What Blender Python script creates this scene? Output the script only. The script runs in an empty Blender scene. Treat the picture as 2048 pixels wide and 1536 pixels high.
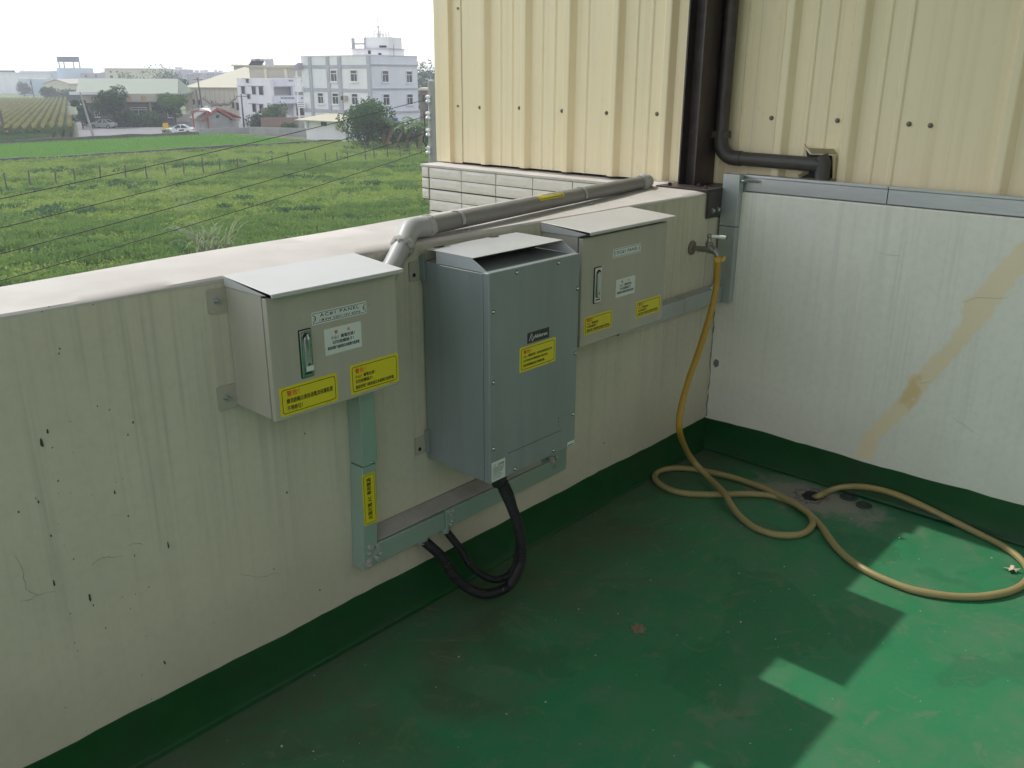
import bpy, bmesh, math, random
import numpy as np
from mathutils import Vector, Matrix
PI = math.pi
scene = bpy.context.scene
COL = scene.collection
# ---------------------------------------------------------------- camera
CAM = np.array([-3.33670750, -1.83505878, 1.6])
YAW, PITCH, ROLL, FPX = 0.734588213, 0.336473244, 0.00457612824, 1758.45483
def cam_axes():
    cy, sy, cp, sp = math.cos(YAW), math.sin(YAW), math.cos(PITCH), math.sin(PITCH)
    f = np.array([cy*cp, sy*cp, -sp]); r = np.array([sy, -cy, 0.0]); u = np.cross(r, f)
    c, s = math.cos(ROLL), math.sin(ROLL)
    return np.array([c*r + s*u, -s*r + c*u, f])
AX = cam_axes()
cd = bpy.data.cameras.new('camera'); cam = bpy.data.objects.new('camera', cd); COL.objects.link(cam)
cd.sensor_width = 36; cd.lens = FPX/2048*36; cd.clip_start = 0.05; cd.clip_end = 6000
mw = Matrix.Identity(4)
for i in range(3):
    mw[i][0], mw[i][1], mw[i][2], mw[i][3] = AX[0][i], AX[1][i], -AX[2][i], CAM[i]
cam.matrix_world = mw
scene.camera = cam
# ---------------------------------------------------------------- sky, sun, exposure
SUN = np.array([0.03, 0.836, 1.0]); SUN /= np.linalg.norm(SUN)      # towards the sun
SKY_STRENGTH, SUN_STRENGTH, EXPOSURE, HAZE = 0.15, 1.9, 0.62, 0.0009
w = bpy.data.worlds.new('World'); scene.world = w; w.use_nodes = True
nt = w.node_tree; nt.nodes.clear()
sky = nt.nodes.new('ShaderNodeTexSky'); sky.sky_type = 'NISHITA'; sky.sun_disc = False
sky.sun_elevation = math.asin(SUN[2]); sky.sun_rotation = math.atan2(SUN[0], SUN[1])
sky.dust_density = 0.1; sky.air_density = 1.8; sky.ozone_density = 1.0
hs = nt.nodes.new('ShaderNodeHueSaturation'); hs.inputs['Saturation'].default_value = 0.28
bg = nt.nodes.new('ShaderNodeBackground'); bg.inputs['Strength'].default_value = SKY_STRENGTH
wo = nt.nodes.new('ShaderNodeOutputWorld')
tint = nt.nodes.new('ShaderNodeMix'); tint.data_type = 'RGBA'; tint.blend_type = 'MULTIPLY'; tint.inputs[0].default_value = 1; tint.inputs[7].default_value = (.94, .965, 1.0, 1)   # milky haze over the whole sky
nt.links.new(sky.outputs[0], hs.inputs['Color']); nt.links.new(hs.outputs[0], tint.inputs[6]); nt.links.new(tint.outputs[2], bg.inputs['Color']); nt.links.new(bg.outputs[0], wo.inputs['Surface'])
sl = bpy.data.lights.new('sun', 'SUN'); sl.energy = SUN_STRENGTH; sl.angle = math.radians(0.8); sl.color = (1, 0.955, 0.88)
so = bpy.data.objects.new('sun', sl); COL.objects.link(so); so.location = (0, -20, 40)
so.rotation_euler = Vector(SUN).to_track_quat('Z', 'Y').to_euler()
vs = scene.view_settings
vs.view_transform = 'Standard'; vs.look = 'None'; vs.exposure = EXPOSURE; vs.gamma = 1; vs.use_curve_mapping = False
try: scene.cycles.max_bounces = 5; scene.cycles.diffuse_bounces = 3; scene.cycles.use_denoising = True; scene.cycles.use_adaptive_sampling = True; scene.cycles.adaptive_threshold = 0.02
except Exception: pass

# ---------------------------------------------------------------- measuring helpers
def ray(u, v): return np.array([(u-1024)/FPX, -(v-768)/FPX, 1.0]) @ AX
def U(u, v, ax, val):                       # photo point -> point on an axis plane of the place
    d = ray(u, v); i = 'xyz'.index(ax); return CAM + d*((val-CAM[i])/d[i])
FWD = np.array([math.cos(YAW), math.sin(YAW), 0.0]); RGT = np.array([math.sin(YAW), -math.cos(YAW), 0.0])
def at(u, v, depth):                        # photo point at a horizontal distance ahead of the camera
    d = ray(u, v); return CAM + d*(depth/(d @ FWD))
GZ = -7.0
def gnd(u, v, z=GZ): return U(u, v, 'z', z)

# ---------------------------------------------------------------- materials
def _n(nt, t, **k):
    n = nt.nodes.new(t)
    for a, b in k.items(): setattr(n, a, b)
    return n
def ramp(nt, fac, a, b, ca=(0, 0, 0, 1), cb=(1, 1, 1, 1)):
    r = _n(nt, 'ShaderNodeValToRGB'); r.color_ramp.elements[0].position = a; r.color_ramp.elements[1].position = b
    r.color_ramp.elements[0].color = ca; r.color_ramp.elements[1].color = cb
    nt.links.new(fac, r.inputs[0]); return r.outputs[0]
def noise(nt, vec, scale, detail=4, rough=0.55, dist=0.0, mapping=None):
    if mapping:
        m = _n(nt, 'ShaderNodeMapping'); m.inputs['Scale'].default_value = mapping; nt.links.new(vec, m.inputs[0]); vec = m.outputs[0]
    n = _n(nt, 'ShaderNodeTexNoise'); n.inputs['Scale'].default_value = scale; n.inputs['Detail'].default_value = detail
    n.inputs['Roughness'].default_value = rough; n.inputs['Distortion'].default_value = dist
    nt.links.new(vec, n.inputs['Vector']); return n.outputs['Fac']
def mixc(nt, fac, a, b, mode='MIX'):
    m = _n(nt, 'ShaderNodeMix', data_type='RGBA', blend_type=mode)
    for s, x in ((0, fac), (6, a), (7, b)):
        if hasattr(x, 'is_linked'): nt.links.new(x, m.inputs[s])
        elif s == 0: m.inputs[0].default_value = x
        else: m.inputs[s].default_value = (*x[:3], 1)
    return m.outputs[2]
def math_(nt, op, a, b=None, clamp=False):
    m = _n(nt, 'ShaderNodeMath', operation=op, use_clamp=clamp)
    for i, x in enumerate((a, b)):
        if x is None: continue
        if hasattr(x, 'is_linked'): nt.links.new(x, m.inputs[i])
        else: m.inputs[i].default_value = x
    return m.outputs[0]
MATS = {}
def newmat(name, rough=0.6, metal=0.0, spec=0.5):
    m = bpy.data.materials.new(name); m.use_nodes = True; nt = m.node_tree
    b = nt.nodes['Principled BSDF']; b.inputs['Roughness'].default_value = rough; b.inputs['Metallic'].default_value = metal
    b.inputs['Specular IOR Level'].default_value = spec
    g = _n(nt, 'ShaderNodeNewGeometry'); MATS[name] = m
    return m, nt, b, g.outputs['Position']
def bump(nt, b, h, strength=0.2, dist=0.01):
    bp = _n(nt, 'ShaderNodeBump'); bp.inputs['Strength'].default_value = strength; bp.inputs['Distance'].default_value = dist
    nt.links.new(h, bp.inputs['Height']); nt.links.new(bp.outputs[0], b.inputs['Normal'])
def mat(name, col, rough=0.6, metal=0.0, var=0.12, scale=6.0, spec=0.5, bmp=0.0, bscale=60, bdist=0.002, dirt=None, dscale=3.0, damt=0.5, dmap=None, rvar=0.0):
    m, nt, b, pos = newmat(name, rough, metal, spec)
    n = noise(nt, pos, scale, 3)
    c = mixc(nt, n, tuple(x*(1-var) for x in col), tuple(min(1, x*(1+var)) for x in col))
    if dirt:
        d = ramp(nt, noise(nt, pos, dscale, 4, 0.62, 0.3, dmap), 0.42, 0.72)
        c = mixc(nt, math_(nt, 'MULTIPLY', d, damt), c, dirt)
    nt.links.new(c, b.inputs['Base Color'])
    if rvar: nt.links.new(math_(nt, 'ADD', math_(nt, 'MULTIPLY', n, rvar), rough-rvar*.5, True), b.inputs['Roughness'])
    if bmp: bump(nt, b, noise(nt, pos, bscale, 2), bmp, bdist)
    return m

# ---------------------------------------------------------------- mesh helpers
ORG = {}
def org(o): return ORG.get(o.name, np.zeros(3)) if o else np.zeros(3)
class MB:
    def __init__(s): s.v = []; s.f = []; s.m = []
    def add(s, vs, fs, mi=0):
        k = len(s.v); s.v += [tuple(map(float, p)) for p in vs]; s.f += [tuple(k+i for i in f) for f in fs]; s.m += [mi]*len(fs); return s
    def box(s, x0, x1, y0, y1, z0, z1, mi=0):
        return s.add([(x0,y0,z0),(x1,y0,z0),(x1,y1,z0),(x0,y1,z0),(x0,y0,z1),(x1,y0,z1),(x1,y1,z1),(x0,y1,z1)],
                     [(3,2,1,0),(4,5,6,7),(0,1,5,4),(1,2,6,5),(2,3,7,6),(3,0,4,7)], mi)
    def prism(s, poly, a, b, axis='z', mi=0):      # poly in the other two axes (cyclic order), extruded a..b
        n = len(poly)
        def P(p, t):
            if axis == 'z': return (p[0], p[1], t)
            if axis == 'y': return (p[0], t, p[1])
            return (t, p[0], p[1])
        vs = [P(p, a) for p in poly] + [P(p, b) for p in poly]
        return s.add(vs, [tuple(range(n))[::-1], tuple(range(n, 2*n))] + [(i, (i+1) % n, n+(i+1) % n, n+i) for i in range(n)], mi)
    def obox(s, c, ex, ey, ez, mi=0):              # oriented box: centre and three half vectors
        c, ex, ey, ez = map(np.asarray, (c, ex, ey, ez))
        vs = [c+a*ex+b*ey+d*ez for d in (-1, 1) for a, b in ((-1,-1),(1,-1),(1,1),(-1,1))]
        return s.add(vs, [(3,2,1,0),(4,5,6,7),(0,1,5,4),(1,2,6,5),(2,3,7,6),(3,0,4,7)], mi)
    def tube(s, pts, r, seg=12, cap=True, mi=0, squash=None):
        pts = [np.asarray(p, float) for p in pts]; n = len(pts)
        rs = r if hasattr(r, '__len__') else [r]*n
        T = []
        for i in range(n):
            t = pts[min(i+1, n-1)]-pts[max(i-1, 0)]; T.append(t/(np.linalg.norm(t)+1e-12))
        a = np.cross(T[0], (0, 0, 1)) if abs(T[0][2]) < .9 else np.cross(T[0], (1, 0, 0))
        a /= np.linalg.norm(a); vs = []
        for i in range(n):
            a = a - T[i]*(a @ T[i]); a /= np.linalg.norm(a); b = np.cross(T[i], a)
            for k in range(seg):
                t = 2*PI*k/seg; vs.append(pts[i]+rs[i]*(math.cos(t)*a+math.sin(t)*b))
        fs = [(i*seg+k, i*seg+(k+1) % seg, (i+1)*seg+(k+1) % seg, (i+1)*seg+k) for i in range(n-1) for k in range(seg)]
        if cap: fs += [tuple(range(seg))[::-1], tuple(range((n-1)*seg, n*seg))]
        return s.add(vs, fs, mi)
    def disc(s, c, nrm, r, th, seg=20, mi=0):
        c = np.asarray(c, float); nrm = np.asarray(nrm, float)/np.linalg.norm(nrm)
        return s.tube([c, c+nrm*th], r, seg, True, mi)
    def lathe(s, c, axis, prof, seg=16, mi=0):     # prof = [(distance along axis, radius)]
        c = np.asarray(c, float); ax = np.asarray(axis, float)/np.linalg.norm(axis)
        a = np.cross(ax, (0, 0, 1)) if abs(ax[2]) < .9 else np.cross(ax, (1, 0, 0)); a /= np.linalg.norm(a); b = np.cross(ax, a)
        vs = [c+ax*h+r*(math.cos(2*PI*k/seg)*a+math.sin(2*PI*k/seg)*b) for h, r in prof for k in range(seg)]
        n = len(prof)
        fs = [(i*seg+k, i*seg+(k+1) % seg, (i+1)*seg+(k+1) % seg, (i+1)*seg+k) for i in range(n-1) for k in range(seg)]
        return s.add(vs, fs+[tuple(range(seg))[::-1], tuple(range((n-1)*seg, n*seg))], mi)
    def build(s, name, mats, parent=None, smooth=False, bevel=0.0, bseg=2, world=True, jitter=0.0):
        o3 = org(parent) if world else np.zeros(3)
        me = bpy.data.meshes.new(name)
        V = np.array(s.v, float).reshape(-1, 3)
        if world: V = V-o3
        me.from_pydata(V.tolist(), [], s.f)
        mats = mats if isinstance(mats, (list, tuple)) else [mats]
        for x in mats: me.materials.append(MATS[x])
        if len(mats) > 1: me.polygons.foreach_set('material_index', s.m)
        bm = bmesh.new(); bm.from_mesh(me)
        bmesh.ops.recalc_face_normals(bm, faces=bm.faces)
        if bevel:
            es = [e for e in bm.edges if len(e.link_faces) == 2 and e.calc_face_angle(0) > 0.6]
            nf = bmesh.ops.bevel(bm, geom=es, offset=bevel, segments=bseg, affect='EDGES', profile=0.5, clamp_overlap=True)['faces']
            for f in nf: f.smooth = smooth
        bm.to_mesh(me); bm.free()
        if smooth and not bevel: smooth_by_angle(me, 40)
        o = bpy.data.objects.new(name, me); COL.objects.link(o)
        if parent: o.parent = parent
        ORG[o.name] = o3.copy()
        return o
def smooth_by_angle(me, deg):
    me.polygons.foreach_set('use_smooth', [True]*len(me.polygons))
    bm = bmesh.new(); bm.from_mesh(me); a = math.radians(deg)
    for e in bm.edges: e.smooth = not (len(e.link_faces) != 2 or e.calc_face_angle(0) > a)
    bm.to_mesh(me); bm.free()
def tag(o, label=None, cat=None, group=None, kind=None):
    for k, x in (('label', label), ('category', cat), ('group', group), ('kind', kind)):
        if x: o[k] = x
    return o
def thing(name, label, cat, loc=(0, 0, 0), group=None):
    o = bpy.data.objects.new(name, None); o.empty_display_size = 0.1; COL.objects.link(o); o.location = loc
    ORG[o.name] = np.array(loc, float); return tag(o, label, cat, group)
def structure(o): o['kind'] = 'structure'; return o
def copy_tree(o, parent=None):
    c = o.copy(); COL.objects.link(c); c.parent = parent; ORG[c.name] = org(o)
    for ch in list(o.children): copy_tree(ch, c)
    return c
def crom(pts, n=8):                         # Catmull-Rom through points
    P = [np.asarray(p, float) for p in pts]; P = [2*P[0]-P[1]] + P + [2*P[-1]-P[-2]]; out = []
    for i in range(1, len(P)-2):
        a, b, c, d = P[i-1:i+3]
        for k in range(n):
            t = k/n; out.append(.5*((2*b)+(c-a)*t+(2*a-5*b+4*c-d)*t*t+(3*b-a-3*c+d)*t**3))
    out.append(P[-2]); return out
TXT = {}
def text_geo(body, spacing=1.0):
    key = (body, spacing)
    if key not in TXT:
        c = bpy.data.curves.new('text', 'FONT'); c.body = body; c.resolution_u = 2; c.space_character = spacing
        o = bpy.data.objects.new('text', c); COL.objects.link(o)
        dg = bpy.context.evaluated_depsgraph_get(); dg.update()
        me = bpy.data.meshes.new_from_object(o.evaluated_get(dg))
        V = np.array([v.co[:2] for v in me.vertices]) if len(me.vertices) else np.zeros((0, 2)); F = [tuple(p.vertices) for p in me.polygons]
        bpy.data.objects.remove(o); bpy.data.curves.remove(c); bpy.data.meshes.remove(me)
        TXT[key] = (V, F)
    return TXT[key]
def put_text(mb, body, o, ex, ey, w, h, keep=False, spacing=1.0, bold=0.0, mi=0):
    """flat print: lower-left corner o, unit axes ex / ey, fitted to w by h"""
    V, F = text_geo(body, spacing)
    if not len(V): return
    lo, hi = V.min(0), V.max(0); s = np.array([w, h])/(hi-lo)
    if keep: s[:] = s.min()
    for dx, dy in (((0, 0),) if not bold else ((0, 0), (bold, 0), (0, bold))):
        nz = np.cross(ex, ey)*0.00002*(1 if dx else 2 if dy else 0)
        mb.add([np.asarray(o)+np.asarray(ex)*((p[0]-lo[0])*s[0]+dx)+np.asarray(ey)*((p[1]-lo[1])*s[1]+dy)+nz for p in V], F, mi)
# ================================================================ materials of the terrace
def wall_material(name, base, dirt, top=1.16, streak=.5, stained=False):
    m, nt, b, pos = newmat(name, 0.72, 0, 0.35)
    n1 = noise(nt, pos, 2.2, 5, 0.6); n2 = noise(nt, pos, 38, 2, 0.6)
    c = mixc(nt, n1, tuple(x*0.86 for x in base), tuple(x*1.1 for x in base))
    c = mixc(nt, math_(nt, 'MULTIPLY', ramp(nt, n2, .45, .75), .22), c, tuple(x*.72 for x in base))
    st = noise(nt, pos, 1.0, 3, 0.62, 0.0, (26, 26, 0.75)); st2 = noise(nt, pos, 1.0, 2, 0.6, 0.0, (70, 70, 1.3))
    s = math_(nt, 'MULTIPLY', ramp(nt, st, .46, .70), ramp(nt, st2, .35, .65))
    sp = _n(nt, 'ShaderNodeSeparateXYZ'); nt.links.new(pos, sp.inputs[0])
    zz = ramp(nt, math_(nt, 'ADD', sp.outputs[2], math_(nt, 'MULTIPLY', n1, .35)), 0.25, top+.12)
    c = mixc(nt, math_(nt, 'MULTIPLY', math_(nt, 'MULTIPLY', s, zz), streak), c, dirt)
    lo = math_(nt, 'SUBTRACT', 1.0, ramp(nt, math_(nt, 'ADD', sp.outputs[2], math_(nt, 'MULTIPLY', n1, .25)), .22, .5))
    c = mixc(nt, math_(nt, 'MULTIPLY', lo, .28), c, tuple(x*.8 for x in dirt))
    if stained:                                        # repair filler, laid by hand: masks stored on the mesh
        at_ = _n(nt, 'ShaderNodeAttribute'); at_.attribute_name = 'filler'; ad = _n(nt, 'ShaderNodeAttribute'); ad.attribute_name = 'daub'
        pc = mixc(nt, noise(nt, pos, 6, 4), (.80, .66, .44), (.88, .73, .51)); pc = mixc(nt, ad.outputs['Fac'], pc, (.74, .53, .24))
        c = mixc(nt, at_.outputs['Fac'], c, pc)
    nt.links.new(c, b.inputs['Base Color'])
    h = math_(nt, 'ADD', math_(nt, 'MULTIPLY', noise(nt, pos, 14, 2), .7), math_(nt, 'MULTIPLY', n2, .25))
    bump(nt, b, h, .18, .004); return m
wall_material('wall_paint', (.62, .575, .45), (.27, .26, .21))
wall_material('wall_paint_cool', (.85, .81, .715), (.58, .55, .49), streak=.5)
wall_material('wall_streaked', (.85, .81, .715), (.58, .55, .49), streak=.5, stained=True)
mat('wall_top', (.55, .51, .475), .8, var=.10, scale=9, dirt=(.36, .325, .29), dscale=5, damt=.4, bmp=.25, bscale=45)
mat('mortar', (.45, .42, .39), .9, var=.2, scale=30, bmp=.5, bscale=70)
mat('screed', (.20, .17, .145), .95, var=.3, scale=40)
mat('patch', (.76, .66, .47), .8, var=.12, scale=7, dirt=(.72, .53, .28), dscale=4.5, damt=.5)
mat('patch_ochre', (.66, .50, .23), .8, var=.12, scale=14)
mat('crack', (.22, .21, .17), .9)
mat('green_drip', (.018, .062, .028), .5)
mat('grey_chip', (.16, .17, .18), .7)
# floor paint: dusty, scuffed green coating, bare screed round the drain
m, nt, b, pos = newmat('floor_paint', .45, 0, .3)
sp = _n(nt, 'ShaderNodeSeparateXYZ'); nt.links.new(pos, sp.inputs[0])
n1 = noise(nt, pos, 1.3, 4, .6, .6); n2 = noise(nt, pos, 4.2, 6, .64, .9); n3 = noise(nt, pos, 26, 2, .6); n4 = noise(nt, pos, 1, 4, .6, .4, (2.2, 6, 3))
c = mixc(nt, n1, (.015, .160, .062), (.030, .240, .100))
dust = math_(nt, 'MULTIPLY', ramp(nt, n2, .36, .66), ramp(nt, n4, .30, .60))
c = mixc(nt, math_(nt, 'MULTIPLY', dust, .55), c, (.130, .190, .125))
wet = ramp(nt, noise(nt, pos, 2.9, 3, .5, .5), .57, .60)
c = mixc(nt, math_(nt, 'MULTIPLY', wet, .34), c, (.010, .115, .042))
fine = ramp(nt, noise(nt, pos, 34, 4, .7, .4, (1, 2.4, 1)), .44, .70)
c = mixc(nt, math_(nt, 'MULTIPLY', fine, .22), c, (.09, .180, .11))
# dust that gathers along the skirting of the long wall
e1 = math_(nt, 'ADD', sp.outputs[1], math_(nt, 'MULTIPLY', math_(nt, 'SUBTRACT', noise(nt, pos, 2.6, 5, .62, .7), .5), 1.2))
c = mixc(nt, math_(nt, 'MULTIPLY', ramp(nt, math_(nt, 'ADD', e1, 1.0), .42, .92), math_(nt, 'ADD', .40, math_(nt, 'MULTIPLY', n2, .5))), c, (.085, .080, .050))
sc = ramp(nt, noise(nt, pos, 6, 6, .74, 2.2), .56, .63)
c = mixc(nt, math_(nt, 'MULTIPLY', sc, .30), c, (.18, .19, .13))
# bare patch round the drain
vd = _n(nt, 'ShaderNodeVectorMath', operation='DISTANCE'); nt.links.new(pos, vd.inputs[0]); vd.inputs[1].default_value = (-.14, -.60, 0)
mpd = _n(nt, 'ShaderNodeMapping'); mpd.inputs['Location'].default_value = (.14*1.25, .60*.62, 0); mpd.inputs['Scale'].default_value = (1.25, .62, 1)
nt.links.new(pos, mpd.inputs[0]); ln = _n(nt, 'ShaderNodeVectorMath', operation='LENGTH'); nt.links.new(mpd.outputs[0], ln.inputs[0])
dd = math_(nt, 'ADD', ln.outputs['Value'], math_(nt, 'MULTIPLY', math_(nt, 'SUBTRACT', noise(nt, pos, 9, 6, .65, .8), .5), .30))
bare = math_(nt, 'SUBTRACT', 1.0, ramp(nt, dd, .11, .20))
c = mixc(nt, math_(nt, 'MULTIPLY', bare, .85), c, (.30, .265, .23))
nt.links.new(c, b.inputs['Base Color'])
nt.links.new(math_(nt, 'ADD', math_(nt, 'MULTIPLY', n2, .35), .36, True), b.inputs['Roughness'])
bump(nt, b, math_(nt, 'ADD', math_(nt, 'MULTIPLY', n2, .8), math_(nt, 'MULTIPLY', n3, .3)), .12, .006)
mat('skirting_paint', (.007, .066, .017), .38, var=.25, scale=8, dirt=(.035, .06, .035), dscale=5, damt=.4, bmp=.2, bscale=25)
mat('panel_paint', (.44, .41, .335), .42, var=.06, scale=5, dirt=(.33, .305, .25), dscale=1.0, damt=.34, dmap=(16, 16, 1.6), bmp=.05, bscale=160)
mat('panel_cap', (.52, .51, .49), .42, var=.05, scale=5, dirt=(.36, .34, .31), dscale=6, damt=.22, bmp=.05, bscale=160)
mat('inverter_paint', (.25, .283, .278), .46, var=.08, scale=7, dirt=(.185, .20, .19), dscale=1.0, damt=.42, dmap=(14, 14, 1.4),  bmp=.25, bscale=420, bdist=.0006)
mat('inverter_hood', (.48, .49, .495), .38, var=.06, scale=7, dirt=(.33, .32, .30), dscale=7, damt=.4,  bmp=.15, bscale=420, bdist=.0006)
mat('dust_top', (.33, .30, .265), .95, var=.2, scale=14, dirt=(.40, .385, .35), dscale=9, damt=.6)
mat('dark_gap', (.02, .02, .02), .8)
mat('chrome', (.62, .62, .60), .16, 1.0, var=.05)
mat('brushed_steel', (.50, .50, .50), .33, .9, var=.08, scale=20)
mat('zinc_sheet', (.46, .50, .50), .36, .55, var=.10, scale=5, dirt=(.30, .30, .28), dscale=5, damt=.35)
mat('trunk_floor_tint', (.33, .44, .38), .30, .25, var=.08, scale=4, dirt=(.36, .30, .24), dscale=4, damt=.25)  # green floor reflection painted into the metal's base colour
mat('aluminium', (.60, .62, .65), .30, .75, var=.06, scale=3, dmap=(4, 4, 60), dirt=(.46, .47, .49), dscale=3, damt=.4)
mat('pvc_grey', (.235, .23, .22), .48, var=.08, scale=9, dirt=(.17, .155, .14), dscale=5, damt=.35, bmp=.06, bscale=60)
mat('pvc_elbow', (.38, .38, .37), .45, var=.06, scale=9)
mat('caulk', (.40, .38, .345), .85, var=.2, scale=40, bmp=.7, bscale=60, bdist=.004)
mat('label_yellow', (.68, .58, .015), .42, var=.03, scale=5)
mat('label_white', (.66, .70, .66), .42, var=.03)
mat('ink', (.015, .012, .01), .55)
mat('ink_red', (.62, .09, .02), .55)
mat('ink_pale', (.70, .70, .68), .5)
mat('plate', (.66, .70, .66), .35, .1, var=.04)
mat('badge_black', (.018, .018, .02), .3)
mat('conduit_black', (.010, .010, .011), .5, var=.15, scale=40)
mat('steel_brown', (.050, .036, .036), .42, .1, var=.18, scale=12, dirt=(.16, .13, .12), dscale=22, damt=.22, bmp=.15, bscale=40)
mat('pipe_brown', (.055, .049, .043), .45, var=.2, scale=12, dirt=(.10, .085, .07), dscale=14, damt=.35)
def sheet_mat(name, base, dirt):
    m, nt, b, pos = newmat(name, .40, 0, .5)
    n1 = noise(nt, pos, 1.6, 5); st = noise(nt, pos, 1, 5, .6, 0, (30, 30, .5))
    c = mixc(nt, n1, tuple(x*.95 for x in base), tuple(x*1.04 for x in base))
    c = mixc(nt, math_(nt, 'MULTIPLY', ramp(nt, st, .50, .74), .35), c, dirt)
    c = mixc(nt, math_(nt, 'MULTIPLY', ramp(nt, noise(nt, pos, 24, 6), .6, .75), .2), c, dirt)
    nt.links.new(c, b.inputs['Base Color']); bump(nt, b, noise(nt, pos, 3.0, 2), .22, .014); return m
sheet_mat('cream_sheet', (.88, .75, .51), (.66, .53, .32))
mat('sheet_lit', (.88, .80, .54), .45, var=.04)  # lighter cream for the torn flaps, painted as if catching skylight
mat('screw_grey', (.17, .155, .12), .45, .6)
mat('tile_beige', (.73, .665, .61), .5, var=.07, scale=14, dirt=(.64, .57, .51), dscale=9, damt=.35, bmp=.45, bscale=24, bdist=.006)
mat('joint_dark', (.10, .075, .055), .9, var=.3, scale=40)
mat('brass_grey', (.27, .26, .24), .35, .8, var=.15, scale=60)
mat('rusty_flange', (.25, .185, .15), .6, .5, var=.2, scale=60)
mat('ceramic_white', (.80, .79, .74), .2)
mat('tie_yellow', (.62, .40, .07), .5)
m, nt, b, pos = newmat('hose_yellow', .42, 0, .5)
sp = _n(nt, 'ShaderNodeSeparateXYZ'); nt.links.new(pos, sp.inputs[0])
c = mixc(nt, noise(nt, pos, 5, 4), (.30, .235, .095), (.36, .295, .135))
# the hanging length is yellower and rusty stained, the length on the floor dusty
zr = ramp(nt, sp.outputs[2], .02, .30); c2 = mixc(nt, noise(nt, pos, 2.5, 3, .5), (.46, .235, .012), (.42, .28, .035)); c = mixc(nt, zr, c, c2)
c = mixc(nt, math_(nt, 'MULTIPLY', ramp(nt, noise(nt, pos, 40, 4), .55, .75), .35), c, (.25, .18, .08))
nt.links.new(c, b.inputs['Base Color'])
mat('dry_leaf', (.60, .48, .36), .8, var=.25, scale=50)
mat('moss_lump', (.23, .18, .11), .95, var=.35, scale=120)
mat('drain_iron', (.055, .075, .06), .7, .2, var=.3, scale=50)
mat('module_blue', (.02, .025, .05), .2); mat('module_back', (.55, .55, .55), .5); mat('canopy_steel', (.30, .30, .30), .5, .3)
mat('house_render', (.32, .31, .285), .8, var=.08, scale=3)

# ================================================================ terrace floor and house
HA, HB, HS = 1.1626, 1.159, 0.152
mb = MB(); N = 40
mb.box(-8, .1, -5.0, .05, -.25, 0); floor = structure(mb.build('terrace_floor', 'floor_paint'))
tag(floor, 'dusty green painted terrace floor')
# drain opening let into the floor: broken rim and dark throat
rnd = random.Random(3)
mb = MB(); pts = []
for k in range(22):
    t = 2*PI*k/22; r = .034*(1+.25*rnd.random()); pts.append((-.135+r*1.15*math.cos(t), -.585+r*math.sin(t)))
mb.prism(pts, .0005, .003)
o = mb.build('drain_opening', 'dark_gap', floor)
mb = MB()
for k in range(26):
    t = 2*PI*k/26+rnd.uniform(-.1, .1); r = .045+rnd.random()*.022; s = .003+.005*rnd.random()
    c = np.array([-.135+r*1.15*math.cos(t), -.585+r*math.sin(t), .001])
    a = rnd.random()*PI
    mb.obox(c, (s*math.cos(a)*1.6, s*math.sin(a)*1.6, 0), (-s*math.sin(a), s*math.cos(a), .001), (0, 0, .0015+.002*rnd.random()))
tag(mb.build('broken_screed', 'screed', floor, bevel=.001), kind='stuff')
# grit and paint flecks on the floor
mb = MB()
for i in range(150):
    x, y = -rnd.random()*2.6-.03, -rnd.random()*1.9-.02; s = .0009+.0022*rnd.random()**4
    a = rnd.random()*PI; mb.obox((x, y, s*.4), (s*math.cos(a), s*math.sin(a), 0), (-s*math.sin(a), s*math.cos(a), 0), (0, 0, s*.5))
tag(mb.build('grit', 'mortar', floor), kind='stuff')

hb = thing('house_building', 'plain rendered house body under and behind the terrace', 'building', (-4, -5, GZ))
mb = MB(); mb.box(-10, .1, -9, .02, GZ, -.26); mb.build('lower_storeys', 'house_render', hb)
mb = MB(); mb.box(-10, .1, -9, -5.0, -.26, 3.4); mb.build('rear_storey', 'house_render', hb)

# ================================================================ long parapet wall
def OUT(x): return max(.20, .50+.088*x)
pw = thing('parapet_wall', 'long cream painted parapet wall carrying the metal boxes', 'wall', (-3, .1, 0))
def slab(poly_lo_hi, name, m, par, bevel=.004):
    mb = MB()
    for poly, a, b_ in poly_lo_hi: mb.prism(poly, a, b_)
    return mb.build(name, m, par, bevel=bevel, smooth=True)
poly = [(-8, 0), (.002, 0), (.002, OUT(0)), (-3.4, OUT(-3.4)), (-8, .2)]
slab([(poly, -.24, HA-.012)], 'wall_body', 'wall_paint', pw, .0)
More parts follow.
